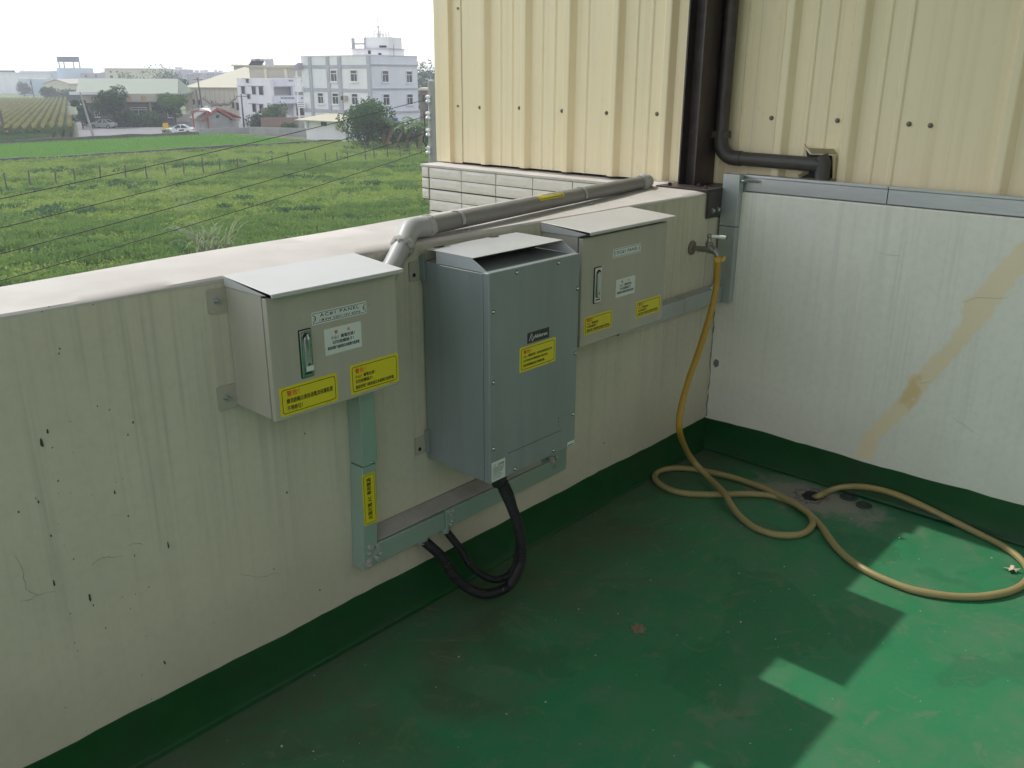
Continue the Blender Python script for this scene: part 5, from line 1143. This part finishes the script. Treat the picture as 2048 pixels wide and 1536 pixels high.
gr = thing('warehouse', 'long pale green roofed warehouse seen over the balcony house roof', 'warehouse', tuple(at(520, 230, 250)[:2])+(GZ,)); Fg = Face(at(607, 150, 250), at(468, 150, 250))
mb = MB(); a0, a1, z0, z1 = Fg.rect(468, 607, 132.5, 150); Fg.slab(mb, a0, a1, GZ, z1, -25, 0); mb.build('wall', 'v_roofgreen', gr); mb = MB(); Fg.slab(mb, a0-.5, a1+.5, z1, z1+.4, -25.5, .5); mb.build('roof', 'v_cream', gr)

# ---------------- green roofed hall
hl = thing('community_hall', 'low hall with pale green sloping roof and gold characters on its fascia', 'hall', tuple(at(265, 245, 160)[:2])+(GZ,))
H0, H1 = at(352, 245, 166), at(176, 248, 160); FH = Face(H0, H1)
mb = MB(); FH.slab(mb, 0, FH.L, GZ, FH.on(265, 186)[1], -16, 0); mb.build('wall', 'v_brown', hl)
a0, a1, z0, z1 = FH.rect(180, 352, 189, 205); mb = MB(); FH.slab(mb, -.3, FH.L+.5, z0, z1-.05, -.5, .9); mb.build('fascia', 'v_beige', hl)
a0, a1, zf0, zf1 = FH.rect(245, 312, 187, 203); mb = MB(); FH.slab(mb, a0, a1, zf0, zf1, .5, 1.6); fs = mb.build('fascia_sign', 'v_beige', hl)
for u, ch in ((251, '活'), (280, '動')):
    a0, a1, c0_, c1_ = FH.rect(u, u+11, 191, 201); mb = MB(); o_ = FH.pt(a1, c0_, 1.63); put_text(mb, ch, o_, -FH.d, EZ, a1-a0, c1_-c0_, bold=.05); mb.build('gold_character', 'v_gold', fs)
ze, zr = FH.on(265, 187)[1], zat(255, 157, 176); r0, r1 = at(356, 157, 178), at(157, 157, 173); e0, e1 = FH.pt(-.8, 0, 1.1), FH.pt(FH.L+1.2, 0, 1.1)
vs = [q(e0, ze), q(e1, ze), q(r1, zr), q(r0, zr), q(r1+FWD*8, ze), q(r0+FWD*8, ze)]
mb = MB(); mb.add(vs+[(x, y, z-.22) for x, y, z in vs], [(0, 1, 2, 3), (3, 2, 4, 5), (6, 7, 1, 0), (1, 7, 10, 4, 2), (0, 3, 5, 11, 6), (6, 9, 8, 7), (9, 11, 10, 8), (4, 10, 11, 5)]); mb.build('roof', 'v_roofgreen', hl)
mb = MB(); FH.slab(mb, FH.L-7, FH.L+2.2, ze-.15, ze+.35, .9, 1.5); mb.build('gutter', 'v_white', hl)
for px in ((262, 292, 216, 228), (336, 350, 218, 234), (190, 198, 219, 233)): FH.window(hl, px, 'v_white', proud=.1)
for u in (234, 300): FH.part('pilaster', hl, 'v_beige', (u, u+3.5, 204, 245), 0, .3)
FH.part('doorway', hl, 'v_dark', (272, 288, 221, 244), -.2, .04)
# low wall, gate posts and hedges in front
def post_wall(name, label, px0, px1, h, m='v_concrete', cat='wall', th=.25, cap=None):
    a, b_ = gnd(*px0), gnd(*px1); t = thing(name, label, cat, tuple((a+b_)/2)); F = Face(a, b_); mb = MB(); F.slab(mb, 0, F.L, GZ, GZ+h, -th/2, th/2); mb.build('wall', m, t)
    if cap: mb = MB(); F.slab(mb, -.05, F.L+.05, GZ+h, GZ+h+.12, -th/2-.06, th/2+.06); mb.build('cap', cap, t)
    return t
post_wall('boundary_wall', 'low pale boundary wall beside the white gate post', (332, 246), (380, 244), 1.5, 'v_beige', cap='v_white'); post_wall('boundary_wall', 'shorter low wall right of the white car', (380, 252), (404, 252), 1.0, 'v_concrete')
for u, v, lab in ((324.5, 247, 'taller white gate post with ball finial near the hall'), (416, 246, 'white gate post beside the little shrine')):
    p = gnd(u, v); t = thing('gate_post', lab, 'gate post', tuple(p), 'gate posts'); mb = MB(); mb.box(p[0]-.3, p[0]+.3, p[1]-.3, p[1]+.3, GZ, GZ+2.3); mb.build('shaft', 'v_white', t); mb = MB(); mb.box(p[0]-.4, p[0]+.4, p[1]-.4, p[1]+.4, GZ+2.3, GZ+2.5); mb.build('cap', 'v_white', t)
    mb = MB(); mb.lathe((p[0], p[1], GZ+2.5), (0, 0, 1), [(0, .12), (.1, .28), (.3, .34), (.5, .26), (.62, .05)], 10); mb.build('finial', 'v_white', t, smooth=True)
tree('broadleaf_tree', 'big round dark tree standing before the hall', gnd(232, 254.5), 7.0, 5.6, .25, 'tree_dark', 4200, 1, .42, .30, 12)
tree('broadleaf_tree', 'bright green tree at the right end of the hall', gnd(352, 252), 5.6, 5.2, .2, 'tree_bright', 3000, 2, .42, .25)
tree('broadleaf_tree', 'darker small tree between the hall and the bright tree', gnd(328, 250.5), 5.2, 4.0, .2, 'tree_dark', 2200, 3, .4, .25)
tree('conifer_tree', 'narrow dark tree beside the lamp pole left of the hall', gnd(166, 258), 5.0, 2.8, .16, 'tree_dark', 1500, 4, .36, .12)
for i, (u, w_, h_, m_) in enumerate(((243, 3.6, 1.9, 'tree_dark'), (262, 4.0, 2.7, 'tree_mid'), (282, 4.2, 2.9, 'tree_mid'), (300, 3.8, 2.4, 'tree_mid'), (316, 3.4, 1.7, 'tree_dark'), (174, 3.0, 3.0, 'tree_dark'))):
    bush(['low dark shrub right behind the silver car', 'mid green shrub left of the hall doorway', 'tall mid green shrub before the hall doorway', 'mid green shrub right of the hall doorway', 'low dark shrub at the right end of the hedge', 'dark shrub at the foot of the leaning lamp pole'][i], gnd(u, 254), h_, w_, m_, 1300, 20+i, .34, 'hedge shrubs before the hall')
# ---------------- shrine
sh = thing('shrine', 'little shrine with red edged gable and carved ridge', 'shrine', tuple(gnd(445, 266))); S0, S1 = gnd(412, 266), gnd(480, 264); FSh = Face(S0, S1)
zw = FSh.on(445, 238)[1]; zp = FSh.on(433, 219)[1]; aC = FSh.on(433, 225)[0]; Lf = FSh.L; dpt = 6
gw = 2*aC
mb = MB(); vs = [FSh.pt(0, GZ), FSh.pt(gw, GZ), FSh.pt(gw, zw), FSh.pt(aC, zp-.25), FSh.pt(0, zw)]; vs2 = [v-FSh.n*dpt for v in vs]
mb.add(vs+vs2, [(0, 1, 2, 3, 4), (9, 8, 7, 6, 5), (0, 5, 6, 1), (1, 6, 7, 2), (2, 7, 8, 3), (3, 8, 9, 4), (4, 9, 5, 0)]); mb.build('wall', 'v_concrete', sh)
mb = MB()
for s_ in (-1, 1):
    e = [FSh.pt(aC, zp, .5), FSh.pt(aC+s_*(aC+.7), zw-.25, .5)]; bk = [p-FSh.n*(dpt+1) for p in e]; up = np.array([0, 0, .28]); mb.add([e[0], e[1], bk[1], bk[0], e[0]+up, e[1]+up, bk[1]+up, bk[0]+up], [(3, 2, 1, 0), (4, 5, 6, 7), (0, 1, 5, 4), (1, 2, 6, 5), (2, 3, 7, 6), (3, 0, 4, 7)])
mb.build('roof', 'v_rooftile', sh)
for s_ in (-1, 1):
    mb = MB(); e = [FSh.pt(aC, zp, .52), FSh.pt(aC+s_*(aC+.7), zw-.25, .52)]; up = np.array([0, 0, .34]); dn = np.array([0, 0, -.06]); mb.add([e[0]+dn, e[1]+dn, e[1]+up, e[0]+up]+[p+FSh.n*.12 for p in (e[0]+dn, e[1]+dn, e[1]+up, e[0]+up)], [(0, 1, 2, 3), (7, 6, 5, 4), (0, 4, 5, 1), (1, 5, 6, 2), (2, 6, 7, 3), (3, 7, 4, 0)]); mb.build('gable_trim', 'v_red', sh)
mb = MB(); FSh.slab(mb, gw, Lf, GZ, zw-.2, -dpt, -.3); mb.build('side_hall', 'v_concrete', sh)
mb = MB(); e = [FSh.pt(gw-.6, zw+1.2, -.6), FSh.pt(Lf+.5, zw+.0, -.2), FSh.pt(Lf+.5, zw+.0, -dpt), FSh.pt(gw-.6, zw+1.2, -dpt)]; up = np.array([0, 0, .2]); mb.add(e+[p+up for p in e], [(3, 2, 1, 0), (4, 5, 6, 7), (0, 1, 5, 4), (1, 2, 6, 5), (2, 3, 7, 6), (3, 0, 4, 7)]); mb.build('side_roof', 'v_red', sh)
FSh.part('vent', sh, 'v_dark', (432, 438, 230, 236), -.1, .03)
mb = MB(); rr = random.Random(4); zq = zp+.3                    # ridge with upturned carved ends
for s_ in (-1, 1):
    P_ = [FSh.pt(aC+.2+s_*t*2.6+1.2, zq+.25+.9*t*t+.15*math.sin(t*9), -dpt*.4) for t in np.linspace(0, 1, 9)]; mb.tube(P_, [.26-.16*t for t in np.linspace(0, 1, 9)], 7)
    for k in range(7):
        p = P_[2+k % 7] if 2+k % 7 < 9 else P_[8]; mb.tube([p, p+np.array([rr.uniform(-.3, .3), rr.uniform(-.3, .3), rr.uniform(.3, .8)])], [.09, .02], 5)
mb.build('carved_ridge', 'v_rooftile', sh)
a = gnd(404, 266); aw = [a+RGT*(-1.9+3.8*k/10)+np.array([0, 0, 3.05+.55*math.sin(PI*k/10)]) for k in range(11)]; mb = MB(); vs = []
for p in aw: vs += [p, p+FWD*3, p+np.array([0, 0, .06]), p+FWD*3+np.array([0, 0, .06])]
mb.add(vs, [f for k in range(10) for f in ((4*k, 4*k+1, 4*k+5, 4*k+4), (4*k+2, 4*k+6, 4*k+7, 4*k+3), (4*k, 4*k+4, 4*k+6, 4*k+2))]); mb.build('curved_awning', 'v_white', sh)
mb = MB(); mb.tube([aw[1], aw[9]], .09, 6); mb.build('awning_beam', 'v_red', sh)
for k in (2, 8): mb = MB(); p = aw[k]; mb.tube([(p[0], p[1], GZ), (p[0], p[1], p[2]-.02)], .13, 8); mb.build('pillar', 'v_red', sh)
post_wall('boundary_wall', 'grey concrete wall at the foot of the little shrine', (398, 271), (500, 267), .95, 'v_concrete')
post_wall('boundary_wall', 'broken old brick wall left of the yellow lean-to', (524, 264), (612, 262), 2.2, 'v_brick'); post_wall('boundary_wall', 'taller old brick wall under the balcony house', (526, 256), (574, 255), 3.3, 'v_brick'); post_wall('boundary_wall', 'long low grey wall along the edge of the rice field', (500, 270), (700, 276), 1.2, 'v_concrete')
post_wall('boundary_wall', 'grey wall running behind the round green tree', (600, 270), (688, 274), 2.3, 'v_concrete')
# ---------------- cars
def make_car(paint, label, loc, ang, suv=False):
    t = thing('parked_car', label, 'car', tuple(loc), 'cars parked in the yard'); t.rotation_euler = (0, 0, ang)
    prof = [(-2.18, .45), (-2.2, .72), (-2.05, .88), (-1.35, .95), (-.75, .97), (.0, .98), (1.0, .98), (1.55, 1.0), (2.1, .96), (2.2, .7), (2.15, .4), (1.75, .28), (-1.8, .28)]
    mb = MB(); vs = []; ks = ((-.86, .9), (-.78, 1.0), (.78, 1.0), (.86, .9))
    for y, k in ((-.84, .97), (-.72, 1.0), (.72, 1.0), (.84, .97)): vs += [(x*k if abs(y) > .8 else x, y, z if abs(y) < .8 else .28+(z-.28)*.95) for x, z in prof]
    n_ = len(prof); mb.add(vs, [tuple(range(n_)), tuple(range(3*n_, 4*n_))[::-1]]+[(a*n_+i, a*n_+(i+1) % n_, (a+1)*n_+(i+1) % n_, (a+1)*n_+i) for a in range(3) for i in range(n_)])
    body = mb.build('body', paint, t, world=False, smooth=True)
    gl = [(-.85, .96), (-.25, 1.40), (.75, 1.42), (1.45, .98)]; rf = [(-.28, 1.38), (-.1, 1.44), (.65, 1.46), (.8, 1.41)]
    mb = MB(); vs = [(x, s_*(.74 if z < 1.2 else .60), z) for s_ in (-1, 1) for x, z in gl]; mb.add(vs, [(0, 1, 2, 3), (7, 6, 5, 4), (0, 4, 5, 1), (2, 6, 7, 3)]); mb.build('windows', 'glass_dark', t, world=False)
    mb = MB(); vs = [(x, s_*.61, z) for s_ in (-1, 1) for x, z in rf]; mb.add(vs, [(0, 1, 2, 3), (7, 6, 5, 4), (0, 4, 5, 1), (1, 5, 6, 2), (2, 6, 7, 3), (3, 7, 4, 0)]); mb.build('roof', paint, t, world=False, smooth=True)
    for x0, x1, z0, z1 in ((-.9, -.24, .95, 1.42), (.30, .30, .95, 1.42), (1.5, .78, .95, 1.42)):
        for s_ in (-1, 1): mb = MB(); mb.tube([(x0, s_*.755, z0), (x1, s_*.615, z1)], .045, 6); mb.build('pillar', paint, t, world=False)
    for x in (-1.35, 1.32):
        for s_ in (-1, 1):
            mb = MB(); mb.lathe((x, s_*.66, .32), (0, s_, 0), [(0, .28), (.02, .32), (.18, .32), (.2, .28)], 16); wl = mb.build('wheel', 'tyre', t, world=False, smooth=True)
            mb = MB(); mb.lathe((x, s_*.86, .32), (0, s_, 0), [(-.02, .2), (.008, .2), (.012, .08)], 12); mb.build('rim', 'rim', wl, world=False)
    for s_ in (-1, 1):
        mb = MB(); mb.box(-2.205, -2.05, s_*.62-.16, s_*.62+.16, .66, .80); mb.build('headlight', 'lamp_clear', t, world=False); mb = MB(); mb.box(2.1, 2.215, s_*.64-.14, s_*.64+.14, .72, .86); mb.build('taillight', 'lamp_red', t, world=False)
        mb = MB(); mb.box(-.72, -.55, s_*.90-.08, s_*.90+.08, .96, 1.08); mb.build('mirror', paint, t, world=False, bevel=.02)
ang = math.atan2(RGT[1], RGT[0])
make_car('car_silver', 'silver sedan parked side on before the hall hedge', gnd(208, 257), ang-.15); make_car('car_white', 'white sedan parked beside the yellow sign board', gnd(361, 269), ang+.10)
# scooter, sign board
p = gnd(360, 271.5); st_ = thing('scooter', 'small white and black scooter parked in front of the white sedan', 'scooter', tuple(p))
def loc(x, y, z): return p+RGT*x+FWD*y+np.array([0, 0, z])
for x in (-.6, .6):
    mb = MB(); mb.lathe(loc(x, -.05, .25), FWD, [(0, .2), (.02, .25), (.09, .25), (.11, .2)], 12); mb.build('wheel', 'tyre', st_)
mb = MB(); mb.tube(crom([loc(.72, 0, .62), loc(.2, 0, .6), loc(-.1, 0, .32), (loc(-.35, 0, .4)), loc(-.42, 0, .85)], 4), .13, 8); mb.build('body', 'car_white', st_, smooth=True)
mb = MB(); mb.tube([loc(-.02, 0, .78), loc(.68, 0, .82)], [.12, .13], 8); mb.build('seat', 'tyre', st_, smooth=True); mb = MB(); mb.tube([loc(-.55, 0, .3), loc(-.42, 0, 1.0)], .05, 6); mb.tube([loc(-.42, -.3, 1.05), loc(-.42, .3, 1.05)], .03, 6); mb.build('handlebar', 'tyre', st_)
p = gnd(333.5, 269); sb = thing('sign_board', 'yellow folding sign board at the front of the white sedan', 'sign', tuple(p)); mb = MB()
for s_ in (-1, 1): mb = MB(); mb.obox(p+np.array([0, 0, .85])+FWD*s_*.12, RGT*.42, FWD*.02, np.array([0, 0, .85])-FWD*s_*.1); mb.build('board', 'v_yellow', sb)
p = gnd(333, 272); pl = thing('planter', 'round planter by the yard edge left of the white sedan', 'planter', tuple(p)); mb = MB(); mb.lathe(p, (0, 0, 1), [(0, .5), (.5, .62), (.55, .6)], 12); mb.build('tub', 'v_brick', pl)
V, F = blades(np.array([p+np.array([0, 0, .5])]), 60, .6, .5, .1, .8, .2); np_mesh('leaves', V, tri_fix(V, F), 'tree_mid', pl)
# ---------------- poles
def pole(px, top_v, r, label, m='pole_concrete', lean=0., arms=1, z=None):
    p = gnd(*px); D = (p-CAM) @ FWD; h = zat(px[0], top_v, D)-GZ; t = thing('utility_pole', label, 'pole', tuple(p), 'utility poles'); mb = MB(); top = p+np.array([0, 0, h])+RGT*lean
    mb.tube([p, top], [r, r*.62], 12); mb.build('shaft', m, t, smooth=True)
    for k in range(arms):
        c = top-np.array([0, 0, .35+k*.8]); mb = MB(); mb.obox(c, RGT*.9, FWD*.05, (0, 0, .05)); a_ = mb.build('cross_arm', m, t)
        for s_ in (-.8, -.3, .3, .8): mb = MB(); mb.lathe(c+RGT*s_+np.array([0, 0, .05]), (0, 0, 1), [(0, .04), (.06, .08), (.1, .05), (.16, .07), (.2, .03)], 8); mb.build('insulator', 'porcelain', a_)
    return t, p, top
t, p, top = pole((16, 281), 165, .20, 'dark utility pole with yellow and black banding at the left edge', 'pole_dark', -.9)
for k in range(6):
    mb = MB(); a = p+np.array([0, 0, .15+k*.3]); mb.tube([a, a+np.array([0, 0, .3])], .212, 12); mb.build('hazard_band', 'v_yellow' if k % 2 else 'hazard_black', t)
pole((187, 274), 184, .17, 'pale leaning pole beside the silver car', lean=-1.0, arms=0); pole((409, 247), 155, .17, 'dark pole beside the little shrine roof', 'pole_dark', -.4); pole((402, 250), 180, .15, 'shorter dark pole left of the shrine pole', 'pole_dark', -.2, 0); pole((70, 203), 158, .2, 'far slim pole beyond the corn field', 'pole_dark', -.3)
pole((489, 262), 188, .16, 'dark wooden pole before the white house wall', 'pole_dark', 0., 1)
# near pole by the shed, with a rack of insulators; four wires
PD_ = 24.0; pb = at(866, 300, PD_); t = thing('utility_pole', 'weathered concrete pole with white insulator rack beside the cream shed', 'pole', (pb[0], pb[1], GZ), 'utility poles')
ztop = zat(864, 166, PD_); mb = MB(); mb.tube([(pb[0], pb[1], GZ), (pb[0], pb[1], ztop)], [.19, .095], 16); mb.build('shaft', 'pole_concrete', t, smooth=True)
mb = MB(); mb.lathe((pb[0], pb[1], ztop), (0, 0, 1), [(0, .10), (.05, .09), (.09, .03)], 12); mb.build('cap', 'pole_concrete', t, smooth=True)
wl_ = []
for v, vl in ((198, 398), (231, 456), (265, 508), (300, 562)):
    c = at(856, v, PD_-.15); mb = MB(); mb.lathe(c-np.array([0, 0, .10]), (0, 0, 1), [(0, .03), (.02, .065), (.06, .065), (.08, .04), (.12, .04), (.14, .065), (.18, .06), (.2, .03)], 12); mb.build('insulator', 'porcelain', t, smooth=True)
    mb = MB(); mb.tube([c+RGT*.0+FWD*.1, c+RGT*.14+FWD*.12], .02, 6); mb.build('bracket', 'pole_dark', t)
    e = at(0, vl, 15.2); wl_.append((c, e))
mb = MB(); mb.tube(crom([at(848, 225, PD_-.2), at(850, 262, PD_-.2), at(846, 280, PD_-.2), at(856, 298, PD_-.2)], 6), .012, 6); mb.build('jumper', 'wire', t)
for i, (c, e) in enumerate(wl_):
    f_ = e+(e-c)*1.1+np.array([0, 0, 1.9]); P_ = []
    for k in range(49):
        s_ = k/48*2.1; p = c+(e-c)*s_; p = p.copy(); p[2] += (s_*(s_-1))*.22; P_.append(p)
    mb = MB(); mb.tube(P_, .0085, 6); tag(mb.build('overhead_wire', 'wire', None), '%s of the four overhead wires crossing the field' % ('topmost', 'second from the top', 'third from the top', 'lowest')[i], 'wire', 'overhead wires')
# ---------------- trees on the right
tree('round_tree', 'large round green tree before the lilac house', gnd(735, 296), 6.2, 7.4, .22, 'tree_mid', 6500, 31, .36, .1, 14)
for i, (u, v, h_) in enumerate(((775, 297, 4.6), (795, 299, 5.0), (815, 300, 4.6), (835, 299, 5.2), (852, 302, 4.4), (786, 294, 4.0))):
    banana(gnd(u, v), h_, 50+i, ['leftmost banana plant beside the round tree', 'second banana plant from the round tree', 'middle banana plant of the grove', 'tallest banana plant of the grove', 'rightmost banana plant nearest the utility pole', 'small banana plant at the back of the grove'][i])
for i, (u, v, w_, h_, m_, l_) in enumerate(((520, 262, 4, 3.6, 'tree_dark', 'dark shrub by the old brick wall'), (556, 258, 4.5, 4.0, 'tree_mid', 'green shrub under the balcony house'), (580, 268, 3, 1.4, 'tree_mid', 'low shrub before the brick wall'), (668, 280, 2.4, 1.7, 'tree_bright', 'small bright shrub left of the round tree'), (846, 236, 7, 6.5, 'tree_grey', 'grey green bushy tree behind the lilac house'), (862, 240, 7, 7, 'tree_grey', 'grey green bushy tree beside the cream shed'), (790, 288, 5, 2.6, 'tree_dark', 'dark undergrowth below the banana plants'), (830, 290, 6, 2.8, 'tree_dark', 'dark undergrowth right of the banana plants'))):
    bush(l_, gnd(u, v), h_, w_, m_, 1500, 70+i, .36)
# ---------------- house at the right edge
def simple(name, label, cat, px, D, depth, m, roof=None, wins=(), v_top=None, gable=0., ov=.4, base_v=None):
    u0, u1, v0 = px; F = Face(at(u1, v0, D), at(u0, v0, D)); t = thing(name, label, cat, tuple(F.pt(F.L/2, GZ))); z1 = F.on((u0+u1)/2, v0)[1]
    mb = MB()
    if gable:
        zc = z1; z1 = F.on((u0+u1)/2, gable)[1]; vs = [F.pt(0, GZ), F.pt(F.L, GZ), F.pt(F.L, z1), F.pt(F.L/2, zc-.2), F.pt(0, z1)]; vs += [x-F.n*depth for x in vs]
        mb.add(vs, [(0, 1, 2, 3, 4), (9, 8, 7, 6, 5), (0, 5, 6, 1), (1, 6, 7, 2), (2, 7, 8, 3), (3, 8, 9, 4), (4, 9, 5, 0)]); mb.build('wall', m, t); mb = MB()
        for a, b_ in ((-ov, F.L/2), (F.L+ov, F.L/2)):
            e = [F.pt(a, z1-.1, .4), F.pt(b_, zc, .4), F.pt(b_, zc, -depth), F.pt(a, z1-.1, -depth)]; up = np.array([0, 0, .25]); mb.add(e+[x+up for x in e], [(3, 2, 1, 0), (4, 5, 6, 7), (0, 1, 5, 4), (1, 2, 6, 5), (2, 3, 7, 6), (3, 0, 4, 7)])
        mb.build('roof', roof or m, t)
    else:
        F.slab(mb, 0, F.L, GZ, z1, -depth, 0); mb.build('wall', m, t)
        if roof: mb = MB(); F.slab(mb, -ov, F.L+ov, z1, z1+.35, -depth-ov, ov); mb.build('roof', roof, t)
    for w_ in wins: F.window(t, w_, m, mull=False, proud=.1)
    return t, F
simple('village_house', 'brown walled house with pale roof half hidden by the utility pole', 'house', (839, 905, 181), 152, 10, 'v_brown', 'v_cream', ((845, 850, 190, 204), (854, 866, 207, 234)))
# ---------------- far buildings on the skyline
simple('factory', 'white factory at the left edge of the skyline', 'factory', (-60, 37, 146), 430, 30, 'v_white', 'v_bluish_white', ((-4, 30, 141, 145.5),)); simple('factory', 'pale blue factory right of the white one', 'factory', (36, 108, 158), 400, 20, 'v_blue', None, ((60, 64, 163, 170),)); simple('factory', 'long pale factory block behind the pale blue one', 'factory', (40, 104, 143), 460, 24, 'v_blue', 'v_white')
t, F = simple('tower_block', 'pale blue tower carrying a dark billboard', 'tower', (113, 161, 136), 410, 12, 'v_blue', None)
F.part('billboard', t, 'v_billboard', (113, 157, 113, 124), -.8, -.2)
for u in (115, 125, 144, 156): F.part('billboard_post', t, 'v_shutter', (u, u+1.6, 124, 136.5), -1.4, -1)
simple('shed', 'cream gabled shed among trees beyond the corn field', 'shed', (86, 136, 159), 335, 20, 'v_cream', 'v_beige', (), gable=168)
simple('factory', 'mauve block left of the long cream building', 'factory', (160, 214, 146), 400, 20, 'v_mauve', None, ((170, 174, 150, 154), (190, 194, 150, 154))); t, F = simple('factory', 'long cream building with white roof above the hall', 'factory', (209, 298, 138), 380, 24, 'v_cream', 'v_white', ((219, 224, 142, 145), (232, 237, 142, 145), (220, 226, 151, 156), (236, 242, 151, 156), (283, 288, 142, 146)))
simple('factory', 'low mauve block right of the long cream building', 'factory', (298, 330, 147), 395, 20, 'v_mauve')
for i, (u0, u1, v0, m_, lab) in enumerate(((330, 346, 143, 'v_cream', 'cream block left of the distant apartments'), (345, 362, 140, 'v_mauve', 'leftmost mauve apartment block on the skyline'), (360, 376, 148, 'v_shutter', 'dark low block between the distant apartments'), (384, 404, 146, 'v_pink', 'pink apartment block above the shrine pole'), (402, 432, 145, 'v_mauve', 'wide mauve apartment block behind the warehouse roof'), (432, 472, 147, 'v_pink', 'pink apartment block at the warehouse ridge'))):
    wins = [(u, u+2.6, v, v+2.6) for u in np.arange(u0+2, u1-3, 5.2) for v in (v0+3, v0+8.5)]
    t, F = simple('apartment_block', lab, 'building', (u0, u1, v0), 520+i*9, 20, m_, 'v_bluish_white', wins)
    for u in (u0+3, u0+7, u1-5): F.part('roof_tank', t, 'v_tank', (u, u+2.6, v0-5.5, v0-1), -4, -1.5)
for i, (u, v, D, h_, w_) in enumerate(((47, 175, 390, 5.5, 6), (95, 178, 300, 4.6, 5), (110, 180, 298, 3.0, 7), (138, 176, 302, 4.8, 6), (148, 178, 298, 3.6, 6), (104, 170, 430, 8, 5), (318, 165, 330, 11, 16), (338, 165, 325, 11, 14), (262, 160, 345, 9.5, 13), (368, 170, 240, 8, 8), (845, 160, 260, 12, 13), (872, 160, 250, 12, 14))):
    p = at(u, v, D); p[2] = GZ
    tree('far_tree', ['hazy tree before the pale blue factory', 'dark tree left of the cream gabled shed', 'dark low tree under the cream gabled shed', 'dark tree right of the cream gabled shed', 'dark tree behind the corner of the hall', 'small round tree beside the billboard tower', 'dark tree above the hall roof end', 'broad dark tree right above the hall roof end', 'grey leafless tree before the long cream building', 'slim tree between hall and warehouse', 'tree crown at the skyline right of the lilac house', 'tree crown at the skyline beside the cream shed'][i], p, h_, w_, .3, 'tree_grey' if i in (0, 5, 8, 10, 11) else 'tree_dark', 1100, 90+i, .75, .12, 10)
# far wood closing the horizon
V_ = []; n_ = 26000; uu = rng.uniform(-420, 1100, n_); D_ = rng.uniform(640, 980, n_); hh = (5.5+3*np.sin(uu*.045)+2.2*np.sin(uu*.13+1)+rng.normal(0, 1, n_))*rng.random(n_)**.45
base = np.array([CAM+FWD*d+RGT*((u-1024)/FPX*1.06*d) for u, d in zip(uu, D_)]); base[:, 2] = GZ+np.clip(hh, 0, 14)
a1 = rng.normal(0, 1, (n_, 3)); a1 /= np.linalg.norm(a1, axis=1)[:, None]; a2 = rng.normal(0, 1, (n_, 3)); a2 /= np.linalg.norm(a2, axis=1)[:, None]
np_mesh('far_wood', np.stack([base-a1, base+a2*.8, base+a1, base-a2*.8], 1).reshape(-1, 3), np.arange(n_*4).reshape(-1, 4), 'tree_grey', kind='stuff')
# ================================================================ haze
m = bpy.data.materials.new('haze'); m.use_nodes = True; nt = m.node_tree; nt.nodes.remove(nt.nodes['Principled BSDF'])
pv = nt.nodes.new('ShaderNodeVolumePrincipled'); pv.inputs['Density'].default_value = HAZE; pv.inputs['Color'].default_value = (.90, .93, 1, 1); pv.inputs['Anisotropy'].default_value = .2
nt.links.new(pv.outputs[0], nt.nodes['Material Output'].inputs['Volume']); MATS['haze'] = m
if HAZE > 0:
    mb = MB(); mb.box(-700, 1500, -300, 1500, GZ-1, 14); tag(mb.build('haze', 'haze'), kind='stuff')
